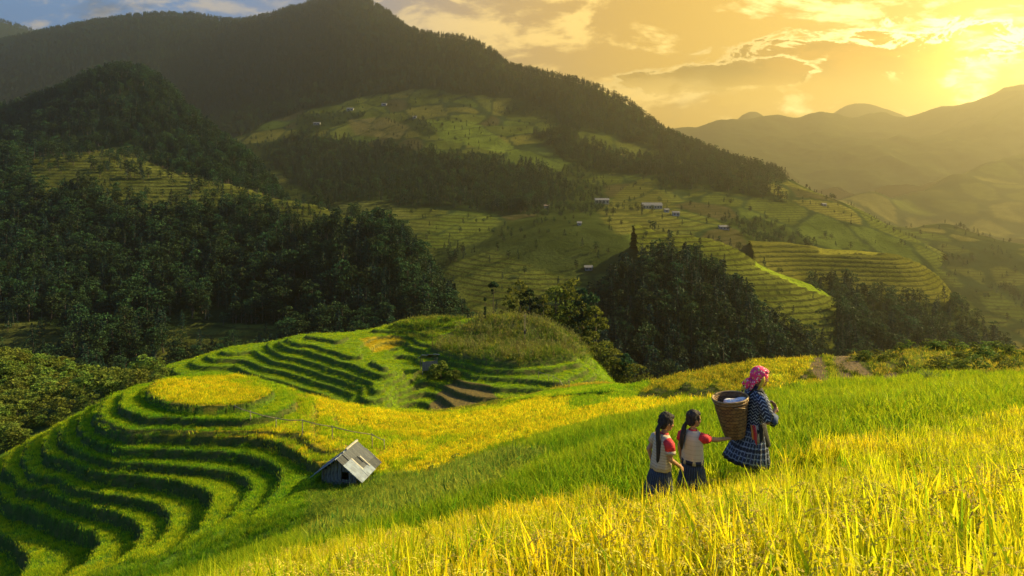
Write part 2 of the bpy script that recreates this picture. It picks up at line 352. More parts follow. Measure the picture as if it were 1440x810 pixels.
# ploughed strips, brush, colours: what grows where, in the picture's own outline
GOLD, GREEN, LIME, OLIVE, EARTH, SCRUB = (0.42, 0.31, 0.015), (0.10, 0.19, 0.012), (0.20, 0.27, 0.015), (0.20, 0.19, 0.02), (0.19, 0.135, 0.07), (0.045, 0.075, 0.015)
REG = [  # later ones win: (name, polygon in the picture, distance range, colour)
 ('green', [(-999, -999), (2600, -999), (2600, 2600), (-999, 2600)], (-20, 400), GREEN),
 ('scrub', [(-400, 480), (330, 480), (250, 545), (120, 575), (0, 640), (-400, 700)], (64, 400), SCRUB),
 ('gold', [(400, 540), (520, 570), (620, 574), (800, 555), (1000, 535), (1160, 520), (1156, 541), (1090, 554), (1000, 570), (900, 583), (850, 592), (780, 607), (700, 628), (640, 653), (600, 665), (560, 668), (530, 660), (500, 640), (460, 660), (400, 634), (350, 616), (225, 613), (225, 604), (350, 600), (425, 580)], (24, 64), GOLD),
 ('gold', disc, (40, 60), GOLD),
 ('pale', [(590, 595), (900, 565), (905, 535), (830, 540), (700, 555), (600, 562)], (60, 78), (0.34, 0.27, 0.03)),
 ('green', [(800, 575), (800, 556), (850, 540), (920, 520), (900, 560)], (44, 60), GREEN),
 ('olive', [(895, 552), (925, 520), (1000, 490), (1075, 485), (1050, 520), (1040, 551), (960, 552)], (36, 56), (0.27, 0.24, 0.02)),
 ('lime', [(1040, 545), (1050, 520), (1075, 480), (1165, 480), (1120, 525), (1160, 532), (1100, 540)], (30, 56), (0.36, 0.33, 0.02)),
 ('earth', [(1112, 526), (1165, 484), (1290, 484), (1240, 508), (1300, 533), (1215, 535)], (28, 50), EARTH),
 ('brush', [(1196, 502), (1215, 470), (1500, 470), (1800, 490), (1800, 528), (1440, 531), (1330, 529), (1290, 524), (1240, 515)], (29, 60), (0.10, 0.105, 0.018)),
 ('bank', [(895, 548), (960, 534), (1000, 539), (1040, 542), (1100, 538), (1160, 536), (1165, 541), (1040, 551), (960, 553), (900, 556)], (28, 60), (0.05, 0.06, 0.015)),
 ('lime', [(1156, 495), (1166, 490), (1180, 518), (1250, 532), (1240, 537), (1168, 524)], (28, 50), (0.20, 0.22, 0.02)),
 ('earth', [(450, 676), (462, 668), (500, 672), (522, 668), (530, 676), (505, 690), (462, 690)], (36, 46), (0.10, 0.075, 0.04)),
 ('midgreen', [(230, 420), (870, 420), (870, 560), (760, 560), (560, 600), (230, 560)], (76, 126), (0.14, 0.22, 0.012)),
 ('midgold', [(505, 474), (560, 470), (572, 478), (545, 492), (520, 490)], (80, 120), (0.45, 0.33, 0.02)),
 ('earthb', [(600, 572), (620, 545), (640, 530), (690, 540), (700, 560), (640, 575)], (76, 96), (0.16, 0.12, 0.04)),
 ('corn', [(604, 492), (640, 462), (690, 438), (745, 433), (788, 450), (832, 498), (816, 501), (729, 512), (640, 502), (600, 490)], (84, 120), (0.11, 0.115, 0.03)),
]
def region(px, py, Y):
    idx = np.zeros(px.shape, int)
    for i, (_, poly, (a, b), _c) in enumerate(REG): idx[inpoly(px, py, poly) & (Y > a) & (Y < b)] = i
    return idx
REGCOL = np.array([r[3] for r in REG])
def grid_mesh(X, Y, Z):
    ny, nx = X.shape; V = np.stack([X, Y, Z], -1).reshape(-1, 3)
    i = np.arange(ny - 1)[:, None] * nx + np.arange(nx - 1)[None]
    return V, np.stack([i, i + 1, i + 1 + nx, i + nx], -1).reshape(-1, 4)
ys = [-8.0]
while ys[-1] < 178:
    y = ys[-1]; ys.append(y + (0.28 if y < 26 else 0.125 if y < 58 else 0.2 if y < 76 else 0.22 if y < 116 else 0.8))
ys = np.array(ys); tt = np.linspace(-1, 1, 760)
Yg = np.repeat(ys[:, None], 760, 1); Xg = tt[None] * (np.maximum(ys, 0)[:, None] * 0.86 + 11)
Zg, riser, gpx, gpy, _ = ground(Xg, Yg)
ridx = region(gpx, gpy, Yg); gcol = REGCOL[ridx]
Vn, Fn = grid_mesh(Xg, Yg, Zg)
def ground_mat():
    m, T = new_mat('ground_soil_and_weeds')
    c = T.new('ShaderNodeAttribute', attribute_name='col').outputs['Color']; r = T.new('ShaderNodeAttribute', attribute_name='riser').outputs['Fac']
    co = T.new('ShaderNodeTexCoord').outputs['Object']
    n = T.noise(co, 1.4, 6, 0.65); n2 = T.noise(co, 9.0, 5, 0.7)
    c = T.mix(T.smooth(n2, 0.3, 0.7), T.mix(1.0, c, (0.55, 0.6, 0.6), 'MULTIPLY'), c)
    rc = T.mix(T.smooth(n, 0.42, 0.62), (0.040, 0.060, 0.012), (0.085, 0.078, 0.026)); rc = T.mix(T.smooth(n2, 0.45, 0.7), rc, (0.05, 0.085, 0.012))
    c = T.mix(T.math('MULTIPLY', r, 0.92), c, rc)
    b = T.new('ShaderNodeBump', ins={'Strength': 0.9, 'Distance': 0.12, 'Height': T.math('ADD', n, n2)})
    out(T, T.new('ShaderNodeBsdfPrincipled', ins={'Base Color': c, 'Roughness': 0.95, 'Normal': b, 'Specular IOR Level': 0.1})); return m
GM = ground_mat()
terrain = obj('ground', mesh_np('ground', Vn, Fn, [GM], True, {'col': gcol.reshape(-1, 3), 'riser': riser.ravel()}))
tag(terrain, 'terraced hillside of rice fields falling away from the viewer', kind='structure')
# ------------------------------------------------------------------ far hills and mountains, each a sheet of its own
def project_pts(lst, back=0.25, drop=0.55, front=0.0):
    P = []
    for q in lst:
        px, py, D = q[:3]; x, y, z = at(px, py, D); P.append((x, y, z))
        if len(q) > 3:                                     # a crest: the hill falls away behind it
            if front: P.append((x * (1 - front), y * (1 - front), z - .42 * front * D)); P.append((x * (1 - 2.2 * front), y * (1 - 2.2 * front), z - .80 * front * D))
            for b_, d_ in ((0.05, 0.30), (back, drop), (2.2 * back, drop * 1.1)):
                P.append((x * (1 + b_ * 0.6), y * (1 + b_), z - d_ * b_ * D))
    return np.array(P)
HILLS = {}
def inside_hull(P, x, y):
    p = sorted(map(tuple, P)); half = []
    for seq in (p, p[::-1]):
        h = []
        for q in seq:
            while len(h) > 1 and (h[-1][0] - h[-2][0]) * (q[1] - h[-2][1]) - (h[-1][1] - h[-2][1]) * (q[0] - h[-2][0]) <= 0: h.pop()
            h.append(q)
        half += h[:-1]
    ins = np.ones(x.shape, bool)
    for (ax, ay), (bx, by) in zip(half, half[1:] + half[:1]): ins &= (bx - ax) * (y - ay) - (by - ay) * (x - ax) >= 0
    return ins
def hill(name, label, lst, colour, cell, amp, seed, lam=2.0, back=0.25, drop=0.55, painter=None, xlim=None, steps=0.0, ridge_amp=0.0, front=0.0, gully=None):
    P = project_pts(lst, back, drop, front); s = P[:, 1].mean()
    f = tps_fit(P[:, :2] / s, P[:, 2], lam * 0.00001)
    x0, x1 = P[:, 0].min(), P[:, 0].max(); y0, y1 = P[:, 1].min(), P[:, 1].max()
    if xlim: x0, x1 = xlim
    nx = int((x1 - x0) / cell) + 2; ny = int((y1 - y0) / cell) + 2
    X, Y = np.meshgrid(np.linspace(x0, x1, nx), np.linspace(y0, y1, ny))
    def height(X, Y):
        Z = tps_eval(f, X / s, Y / s)
        Z = Z + amp * fbm(X / (amp * 9) + seed, Y / (amp * 9) + seed * 2, 5) + ridge_amp * ridged(X / (ridge_amp * 6 + 1) + seed, Y / (ridge_amp * 6 + 1), 4)
        if gully: Z = Z + gully[0] * ridged(X / gully[1] + seed, Y / (gully[1] * 1.6), 5) * np.clip((gully[2] - Y) / gully[3], 0, 1)
        return Z
    Z = height(X, Y); px, py = proj(X, Y, Z)
    col = np.ones(X.shape + (3,)) * np.array(colour); ter = np.zeros(X.shape)
    if painter is not None: col, ter = painter(X, Y, Z, px, py, col, ter)
    if steps:
        st = np.floor(Z / steps) * steps + steps * sstep(0.0, 0.35, (Z / steps) % 1.0)
        Z = Z * (1 - ter) + st * ter
    V, Fc = grid_mesh(X, Y, np.maximum(Z, -428.0))
    keepc = inside_hull(P[:, :2], X[:-1, :-1].ravel(), Y[:-1, :-1].ravel()); Fc = Fc[keepc]
    o = obj(name, mesh_np(name, V, Fc, [HM], True, {'col': col.reshape(-1, 3), 'ter': ter.ravel()}))
    tag(o, label, kind='structure'); HILLS[name] = dict(h=height, X=X, Y=Y, Z=Z, P=P)
    return o
def hill_mat():
    m, T = new_mat('hillside')
    c = T.new('ShaderNodeAttribute', attribute_name='col').outputs['Color']; te = T.new('ShaderNodeAttribute', attribute_name='ter').outputs['Fac']
    co = T.new('ShaderNodeTexCoord').outputs['Object']
    n = T.noise(co, 0.035, 8, 0.68); n2 = T.noise(co, 0.35, 5, 0.7)
    c = T.mix(T.smooth(n, 0.38, 0.62), T.mix(1.0, c, (0.62, 0.66, 0.6), 'MULTIPLY'), c)
    c = T.mix(T.math('MULTIPLY', T.smooth(n2, 0.52, 0.62), 0.75), c, (0.020, 0.030, 0.010))      # bushes and hedges
    z = T.new('ShaderNodeSeparateXYZ', ins={0: co}).outputs[2]
    wv = T.math('FRACT', T.math('DIVIDE', T.math('ADD', z, T.math('MULTIPLY', n, 2.0)), 2.2))
    line = T.math('MULTIPLY', T.smooth(wv, 0.60, 0.72), te)
    c = T.mix(T.math('MULTIPLY', line, 0.72), c, (0.030, 0.032, 0.010))                          # weedy terrace banks
    b = T.new('ShaderNodeBump', ins={'Strength': 0.8, 'Distance': 2.0, 'Height': T.math('ADD', n, T.math('MULTIPLY', n2, 0.6))})
    out(T, T.new('ShaderNodeBsdfPrincipled', ins={'Base Color': c, 'Roughness': 1.0, 'Normal': b, 'Specular IOR Level': 0.0})); return m
HM = hill_mat()
DARK = (0.020, 0.034, 0.013); FIELD = (0.075, 0.100, 0.020); BROWN = (0.070, 0.062, 0.026); PALE = (0.105, 0.118, 0.024)
def cells(X, Y, size, seed):
    X = X + size * 0.9 * fbm(X / size / 3, Y / size / 3 + 9, 3); Y = Y + size * 0.9 * fbm(X / size / 3 + 5, Y / size / 3, 3)
    """patchwork of small fields: one random value and an edge distance per cell"""
    gx = X / size + 0.35 * fbm(X / size / 2 + seed, Y / size / 2, 2); gy = Y / (size * 1.1) + 0.35 * fbm(X / size / 2, Y / size / 2 + seed, 2)
    ix = np.floor(gx).astype(int); iy = np.floor(gy).astype(int); b1 = np.full(X.shape, 9.0); b2 = b1.copy(); val = np.zeros(X.shape)
    for a in (-1, 0, 1):
        for c in (-1, 0, 1):
            jx = ix + a; jy = iy + c; ox = _perm[jx % 64, (jy + seed) % 64]; oy = _perm[(jy + 11) % 64, (jx + seed) % 64]
            d = np.hypot(gx - jx - ox, gy - jy - oy); new = d < b1
            b2 = np.where(new, b1, np.minimum(b2, d)); val = np.where(new, _perm[(jx * 3 + seed) % 64, (jy * 5) % 64], val); b1 = np.where(new, d, b1)
    return val, b2 - b1
def paint_fields(size, seed, share=1.0, hedge=0.10):
    pal = np.array([FIELD, (0.10, 0.11, 0.025), (0.05, 0.06, 0.018), (0.07, 0.085, 0.02), (0.12, 0.11, 0.03), DARK])
    def f(X, Y, Z, px, py, col, ter):
        v, e = cells(X, Y, size, seed); k = (v * 5.99).astype(int); c = pal[k]
        c = np.where((e < hedge)[..., None], np.array(DARK) * 1.2, c)
        return c, np.where((k < 4) & (e >= hedge), 1.0, 0.0)
    return f
def paint_polys(base, lst, default_ter=0.0):
    """lst: (polygon, colour, terraced)"""
    def f(X, Y, Z, px, py, col, ter):
        if base is not None: col, ter = base(X, Y, Z, px, py, col, ter)
        jx = px + 6 * fbm(X / 25, Y / 25, 3); jy = py + 6 * fbm(X / 25 + 9, Y / 25, 3)
        for poly, c, t in lst:
            m = inpoly(jx, jy, poly); col[m] = c; ter = np.where(m, t, ter)
        return col, ter
    return f
# wooded slope on the left, with terraced fields above and below the trees
LEFT_TER = [([(0, 455), (60, 455), (95, 480), (90, 515), (-300, 520), (-300, 455)], (0.075, 0.085, 0.025), 1.0),
            ([(225, 470), (280, 455), (380, 458), (420, 470), (300, 505), (225, 515)], (0.075, 0.085, 0.02), 1.0),
            ([(30, 245), (50, 222), (170, 210), (230, 240), (400, 278), (520, 306), (510, 330), (420, 322), (330, 284), (300, 310), (200, 304), (150, 284), (60, 274)], (0.085, 0.095, 0.022), 1.0)]
hill('wooded_slope', 'dark wooded slope with strips of terraced field', [(-350, 620, 210), (-150, 590, 230), (0, 560, 235), (100, 570, 235), (230, 575, 240), (330, 560, 245), (450, 540, 250), (560, 520, 255), (640, 490, 270), (690, 520, 260),
    (0, 440, 310), (120, 435, 320), (250, 450, 315), (400, 450, 310), (520, 430, 310), (0, 345, 390), (150, 335, 400), (300, 345, 390), (430, 362, 365), (-200, 350, 380), (-200, 450, 300),
    (-350, 240, 560, 1), (-150, 230, 580, 1), (0, 228, 580, 1), (100, 225, 575, 1), (180, 222, 570, 1), (265, 248, 545, 1), (350, 270, 520, 1), (430, 294, 485, 1), (500, 312, 440, 1), (550, 335, 400, 1), (600, 380, 360, 1), (640, 440, 315, 1), (672, 500, 285, 1)],
    DARK, 2.2, 3.0, 3, painter=paint_polys(None, LEFT_TER), steps=2.2)
hill('conical_hill', 'steep conical hill covered in dark forest', [(-350, 200, 800, 1), (-200, 180, 820, 1), (-60, 165, 800, 1), (0, 158, 790, 1), (60, 146, 785, 1), (120, 118, 790, 1), (180, 103, 790, 1), (230, 122, 775, 1), (280, 170, 740, 1), (330, 212, 700, 1), (375, 255, 660, 1), (410, 300, 620, 1),
    (-300, 260, 600), (-100, 250, 600), (0, 235, 615), (120, 230, 620), (180, 232, 610), (300, 262, 590), (370, 300, 560), (0, 190, 700), (180, 165, 700), (260, 200, 680), (100, 320, 520), (300, 340, 520)],
    DARK, 5.0, 7.0, 5, painter=paint_polys(None, [([(-300, 260), (0, 222), (100, 215), (180, 205), (260, 236), (420, 300), (300, 400), (-300, 400)], (0.14, 0.14, 0.03), 1.0)]))
MAIN = [([(340, 180), (420, 150), (560, 130), (640, 125), (720, 190), (780, 240), (760, 262), (650, 250), (560, 235), (430, 230), (350, 225)], None, 0)]
def paint_main(X, Y, Z, px, py, col, ter):
    v, e = cells(X, Y, 58, 3); v2, e2 = cells(X, Y, 95, 21)
    n = fbm(X / 160, Y / 160, 4)
    pal = np.array([FIELD, PALE, BROWN, (0.09, 0.11, 0.02), (0.15, 0.14, 0.03)]); k = (v * 4.99).astype(int)
    c = pal[k]; c = np.where((e < 0.09)[..., None], np.array(DARK) * 1.3, c); t = (e >= 0.09) * (v > 0.25) * 1.0
    def zone(poly, soft=0.16):
        return inpoly(px + 30 * fbm(X / 90, Y / 90, 3), py + 22 * fbm(X / 90 + 5, Y / 90, 3), poly)
    forest = zone([(-400, -100), (460, -200), (640, 20), (760, 80), (930, 170), (1010, 215), (1110, 260), (1060, 262), (930, 215), (800, 175), (720, 135), (620, 128), (430, 150), (330, 190), (-400, 300)])
    forest |= zone([(380, 235), (420, 190), (500, 205), (620, 215), (760, 238), (800, 268), (760, 300), (640, 292), (560, 290), (470, 290), (400, 262)])
    forest |= zone([(745, 190), (830, 175), (960, 225), (1090, 262), (1120, 290), (1000, 268), (900, 250), (800, 225)]) & (v2 > 0.35)
    scrub = zone([(640, 348), (700, 318), (800, 302), (880, 322), (905, 352), (870, 392), (760, 388), (690, 372)])
    c = np.where(forest[..., None], np.array(DARK), c); t = np.where(forest, 0, t)
    hed = (v2 > 0.72) & ~forest; c = np.where(hed[..., None], np.array((0.035, 0.05, 0.014)), c); t = np.where(hed, 0, t)
    c = np.where(scrub[..., None], np.array((0.045, 0.06, 0.016)), c); t = np.where(scrub, 0, t)
    for poly, cc, tt_ in (([(590, 330), (630, 300), (700, 305), (690, 335), (640, 350), (600, 348)], (0.10, 0.125, 0.022), 1), ([(630, 372), (690, 352), (740, 372), (800, 392), (830, 410), (780, 470), (640, 470), (660, 420)], (0.10, 0.115, 0.022), 1),
                         ([(880, 262), (905, 250), (950, 290), (960, 325), (870, 330), (840, 300)], (0.11, 0.11, 0.024), 1), ([(598, 168), (670, 172), (735, 215), (700, 215), (620, 195)], (0.11, 0.14, 0.024), 0),
                         ([(488, 168), (545, 165), (580, 180), (560, 196), (500, 190)], (0.13, 0.11, 0.035), 0), ([(470, 285), (540, 282), (580, 305), (520, 315), (480, 300)], (0.12, 0.13, 0.03), 1)):
        m = inpoly(px, py, poly) & (e > 0.04); c = np.where(m[..., None], np.array(cc), c); t = np.where(m, tt_, t)
    return c, t
hill('main_mountain', 'long mountain ridge with patchwork fields below its forested crest',
    [(-300, 70, 2500, 1), (60, 75, 2300, 1), (110, 52, 2200, 1), (180, 34, 2150, 1), (240, 26, 2100, 1), (290, 28, 2080, 1), (330, 34, 2050, 1), (370, 28, 2020, 1), (410, 18, 2000, 1), (450, 6, 1950, 1), (510, 4, 1900, 1), (545, 22, 1850, 1), (575, 44, 1800, 1), (600, 62, 1750, 1), (660, 64, 1650, 1), (700, 82, 1600, 1), (750, 108, 1500, 1), (800, 118, 1450, 1), (840, 126, 1400, 1), (880, 148, 1380, 1), (915, 174, 1350, 1), (940, 196, 1320, 1), (1000, 226, 1250, 1), (1060, 250, 1150, 1), (1110, 274, 1080, 1), (1170, 294, 980, 1), (1250, 318, 850, 1), (1330, 360, 800, 1),
     (-300, 300, 1400), (0, 250, 1400), (200, 200, 1400), (300, 150, 1650), (450, 110, 1500), (600, 110, 1400), (400, 190, 1200), (500, 200, 1150), (620, 190, 1100), (720, 160, 1250), (800, 180, 1150), (900, 215, 1100), (700, 235, 950), (500, 255, 900), (420, 260, 950),
     (500, 290, 760), (600, 296, 740), (760, 265, 850), (850, 287, 750), (920, 294, 720), (1000, 300, 720), (1100, 315, 720), (1200, 335, 720), (640, 310, 680), (600, 340, 600), (620, 365, 540), (660, 350, 580), (720, 335, 560), (800, 318, 560), (870, 330, 540), (930, 330, 560), (1050, 345, 560),
     (600, 450, 420), (650, 430, 440), (700, 430, 430), (760, 400, 460), (800, 390, 470), (880, 400, 450), (1000, 420, 430), (1200, 430, 520), (1100, 440, 430), (700, 520, 330), (900, 520, 330), (500, 440, 520), (400, 400, 640), (500, 520, 380), (1150, 540, 330), (1300, 480, 520)],
    FIELD, 4.2, 10.0, 7, lam=1.2, painter=paint_main)
hill('far_left_ridge', 'blue forested ridge behind the mountains', [(-500, 60, 3600, 1), (-200, 30, 3400, 1), (-60, 30, 3300, 1), (0, 34, 3200, 1), (40, 44, 3150, 1), (85, 58, 3100, 1), (140, 80, 3000, 1), (200, 130, 2900, 1), (-400, 200, 2400), (0, 200, 2400), (200, 230, 2400)], DARK, 16, 16, 9, back=0.13)
hill('pine_knoll', 'wooded knoll in front of the terraced slopes', [(790, 470, 300, 1), (835, 440, 300, 1), (870, 405, 305, 1), (925, 388, 310, 1), (985, 395, 310, 1), (1035, 425, 300, 1), (1075, 465, 290, 1), (1110, 520, 280, 1), (780, 640, 200), (860, 640, 200), (950, 640, 200), (1090, 640, 205), (860, 520, 250), (950, 510, 255), (1040, 540, 250)], DARK, 2.0, 2.5, 11)
hill('terraced_shoulder', 'terraced shoulder with a bright grassy edge', [(900, 318, 450, 1), (940, 332, 440, 1), (1000, 338, 430, 1), (1040, 352, 420, 1), (1065, 371, 412, 1), (1110, 391, 402, 1), (1168, 413, 392, 1), (1215, 460, 370, 1), (900, 400, 360), (960, 440, 340), (1000, 400, 370), (1100, 440, 350), (1170, 470, 335), (950, 540, 280), (1100, 540, 280), (1200, 560, 280)],
    (0.115, 0.125, 0.02), 1.4, 1.2, 13, painter=paint_polys(lambda X, Y, Z, px, py, c, t: (c, np.ones(X.shape)), [([(1062, 366), (1170, 408), (1170, 418), (1120, 402), (1062, 376)], (0.20, 0.26, 0.02), 0), ([(880, 380), (940, 360), (1010, 390), (1080, 470), (1200, 500), (1200, 600), (800, 600)], DARK, 0), ([(1180, 430), (1300, 430), (1300, 600), (1150, 600)], DARK, 0)]), steps=1.9, drop=0.4, lam=60)
hill('terraced_spur', 'far spur ruled with fine rice terraces above a wood', [(1085, 345, 560, 1), (1125, 345, 540, 1), (1160, 351, 525, 1), (1200, 354, 512, 1), (1240, 356, 500, 1), (1270, 366, 492, 1), (1300, 381, 482, 1), (1335, 398, 468, 1), (1362, 418, 452, 1), (1388, 445, 425, 1), (1408, 490, 390, 1), (1425, 540, 360, 1), (1090, 400, 430), (1160, 400, 450), (1250, 420, 430), (1330, 430, 425), (1100, 560, 290), (1200, 570, 290), (1300, 580, 290), (1400, 600, 290), (1200, 480, 350), (1320, 490, 350)],
    (0.125, 0.118, 0.020), 1.6, 1.4, 17, painter=paint_polys(lambda X, Y, Z, px, py, c, t: (c, np.ones(X.shape)), [([(1150, 346), (1245, 350), (1245, 358), (1150, 357)], (0.24, 0.22, 0.03), 0), ([(1085, 470), (1110, 420), (1150, 400), (1190, 405), (1250, 425), (1330, 428), (1390, 432), (1500, 520), (1500, 620), (1000, 620)], (0.035, 0.045, 0.013), 0)]), steps=2.2, drop=0.45, lam=150)
hill('hazy_valley_side', 'hazy valley side on the right with scattered fields', [(1080, 285, 1250, 1), (1150, 290, 1200, 1), (1210, 302, 1150, 1), (1260, 325, 1100, 1), (1300, 318, 1080, 1), (1340, 316, 1080, 1), (1400, 345, 1050, 1), (1480, 350, 1000, 1), (1700, 350, 1000, 1), (1150, 400, 800), (1300, 420, 780), (1440, 420, 760), (1700, 430, 700), (1200, 520, 560), (1320, 520, 560), (1440, 540, 540), (1700, 560, 500)],
    FIELD, 4.5, 10, 19, painter=paint_fields(48, 31, hedge=0.22))
hill('hazy_ridge', 'hazy ridge below the sun', [(1150, 285, 1900, 1), (1230, 268, 2000, 1), (1290, 268, 2100, 1), (1340, 245, 2200, 1), (1390, 228, 2300, 1), (1440, 217, 2350, 1), (1560, 190, 2400, 1), (1800, 170, 2500, 1), (1200, 350, 1300), (1440, 350, 1300), (1800, 350, 1300)], (0.06, 0.07, 0.02), 12, 14, 23, front=0.06, gully=(70, 260, 2000, 400), painter=paint_fields(120, 41, hedge=0.2))
hill('far_mountains', 'row of far mountains under the sunset', [(700, 230, 3916, 1), (850, 200, 4001, 1), (925, 184, 4086, 1), (955, 180, 4086, 1), (980, 179, 4086, 1), (1005, 170, 4086, 1), (1060, 167, 4086, 1), (1095, 162, 4086, 1), (1108, 166, 4086, 1), (1150, 159, 4001, 1), (1175, 160, 4001, 1), (1200, 166, 4001, 1), (1240, 158, 4001, 1), (1282, 166, 3831, 1), (1310, 155, 3746, 1), (1340, 148, 3661, 1), (1375, 143, 3575, 1), (1410, 130, 3490, 1), (1440, 124, 3405, 1), (1520, 105, 3405, 1), (1750, 90, 3405, 1), (700, 264, 2560), (950, 264, 2560), (1200, 264, 2560), (1440, 264, 2560), (1800, 264, 2560)], (0.04, 0.05, 0.02), 16, 9, 29, lam=0.3, ridge_amp=14, back=0.13, front=0.05, gully=(120, 420, 3900, 700))
hill('farthest_peaks', 'faint peaks showing over the far mountains', [(960, 190, 5000, 1), (1020, 184, 5000, 1), (1045, 161, 5000, 1), (1068, 159, 5000, 1), (1090, 182, 5000, 1), (1140, 184, 5000, 1), (1180, 153, 5000, 1), (1228, 149, 5000, 1), (1255, 157, 5000, 1), (1290, 172, 5000, 1), (960, 250, 4500), (1120, 250, 4500), (1290, 250, 4500)], (0.04, 0.05, 0.02), 45, 20, 33, lam=0.3, front=0.05, back=0.13)
# ground sheet reaching the horizon below everything
zb = -420.0
base_o = obj('valley_floor', mesh_np('valley_floor', [(-5200, -850, zb), (5800, -850, zb), (5800, 6500, zb), (-5200, 6500, zb)], np.array([[0, 1, 2, 3]]), [HM], False, {'col': np.tile(np.array([[0.05, 0.06, 0.02]]), (4, 1)), 'ter': np.zeros(4)}))
tag(base_o, 'valley floor far below the hills', kind='structure')
# ------------------------------------------------------------------ plants: prototypes and scattering
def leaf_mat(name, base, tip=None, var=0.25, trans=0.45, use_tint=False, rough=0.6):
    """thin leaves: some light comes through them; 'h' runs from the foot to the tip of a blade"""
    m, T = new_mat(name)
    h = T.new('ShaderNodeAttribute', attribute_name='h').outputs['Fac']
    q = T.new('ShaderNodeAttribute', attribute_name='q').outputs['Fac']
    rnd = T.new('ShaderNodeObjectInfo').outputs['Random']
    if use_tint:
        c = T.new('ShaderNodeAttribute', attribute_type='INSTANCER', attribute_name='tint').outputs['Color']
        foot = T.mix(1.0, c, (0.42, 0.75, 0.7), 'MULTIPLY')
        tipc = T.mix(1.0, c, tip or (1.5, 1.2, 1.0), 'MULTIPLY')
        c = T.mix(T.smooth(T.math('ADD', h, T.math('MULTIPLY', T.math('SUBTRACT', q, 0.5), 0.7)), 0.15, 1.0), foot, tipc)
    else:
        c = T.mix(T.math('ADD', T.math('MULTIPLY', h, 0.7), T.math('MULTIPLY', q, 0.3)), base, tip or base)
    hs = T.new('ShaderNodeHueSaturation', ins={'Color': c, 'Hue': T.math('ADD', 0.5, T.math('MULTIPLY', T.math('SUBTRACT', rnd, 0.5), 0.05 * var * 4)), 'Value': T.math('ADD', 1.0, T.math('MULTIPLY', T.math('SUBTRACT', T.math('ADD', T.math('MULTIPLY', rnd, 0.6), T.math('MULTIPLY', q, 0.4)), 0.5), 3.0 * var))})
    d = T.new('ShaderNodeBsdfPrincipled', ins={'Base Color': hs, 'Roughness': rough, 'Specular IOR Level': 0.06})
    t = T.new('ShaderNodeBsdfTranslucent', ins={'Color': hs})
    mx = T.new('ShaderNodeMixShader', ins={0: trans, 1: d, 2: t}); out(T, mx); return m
def bark_mat(): return simple_mat('bark', (0.09, 0.07, 0.05), (0.04, 0.03, 0.022), 3.0, 0.95, 0.6)
BARK = bark_mat()
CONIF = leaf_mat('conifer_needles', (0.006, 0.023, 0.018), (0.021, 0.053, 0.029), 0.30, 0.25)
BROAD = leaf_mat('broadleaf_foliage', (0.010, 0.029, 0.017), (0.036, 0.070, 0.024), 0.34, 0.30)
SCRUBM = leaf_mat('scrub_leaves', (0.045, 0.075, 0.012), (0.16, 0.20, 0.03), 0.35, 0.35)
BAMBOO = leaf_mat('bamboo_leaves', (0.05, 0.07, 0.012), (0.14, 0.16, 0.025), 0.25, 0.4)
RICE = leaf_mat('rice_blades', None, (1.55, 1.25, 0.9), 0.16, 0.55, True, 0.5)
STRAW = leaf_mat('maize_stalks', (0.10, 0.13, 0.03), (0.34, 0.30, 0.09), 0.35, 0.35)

def cards(C, S, rnd, tilt=0.9, droop=0.0, aspect=0.6, dirs=None):
    """small pointed leaf sprays (quads) round the points C with sizes S"""
    n = len(C); a = rnd.random(n) * 2 * np.pi; b = (rnd.random(n) - 0.5) * 2 * tilt - droop
    u = np.stack([np.cos(a) * np.cos(b), np.sin(a) * np.cos(b), np.sin(b)], -1) if dirs is None else dirs
    r = rnd.normal(size=(n, 3)); vv = np.cross(u, r); vv /= np.linalg.norm(vv, axis=1)[:, None] + 1e-9
    S = np.asarray(S)[:, None]
    V = np.stack([C - u * S, C - vv * S * aspect - u * S * 0.1, C + u * S, C + vv * S * aspect + u * S * 0.15], 1).reshape(-1, 3)
    return V, np.arange(4 * n).reshape(n, 4)
def tube(P, rad, sides=5):
    P = np.asarray(P, float); n = len(P); V = []; Fc = []
    for i in range(n):
        d = P[min(i + 1, n - 1)] - P[max(i - 1, 0)]; d /= np.linalg.norm(d) + 1e-9
        r = np.array([1.0, 0, 0]) if abs(d[0]) < 0.8 else np.array([0, 1.0, 0]); a = np.cross(d, r); a /= np.linalg.norm(a); b = np.cross(d, a)
        for k in range(sides):
            t = 2 * math.pi * k / sides; V.append(P[i] + rad[i] * (math.cos(t) * a + math.sin(t) * b))
    for i in range(n - 1):
        for k in range(sides): Fc.append((i * sides + k, i * sides + (k + 1) % sides, (i + 1) * sides + (k + 1) % sides, (i + 1) * sides + k))
    Fc.append(tuple(range(sides))[::-1]); Fc.append(tuple((n - 1) * sides + k for k in range(sides)))
    return np.array(V), Fc
def merge(parts):
    V = []; Fc = []; o = 0; mi = []
    for k, (v_, f_) in enumerate(parts):
        V.append(np.asarray(v_)); Fc += [tuple(int(i) + o for i in f) for f in f_]; mi += [k] * len(f_); o += len(v_)
    return np.concatenate(V), Fc, mi
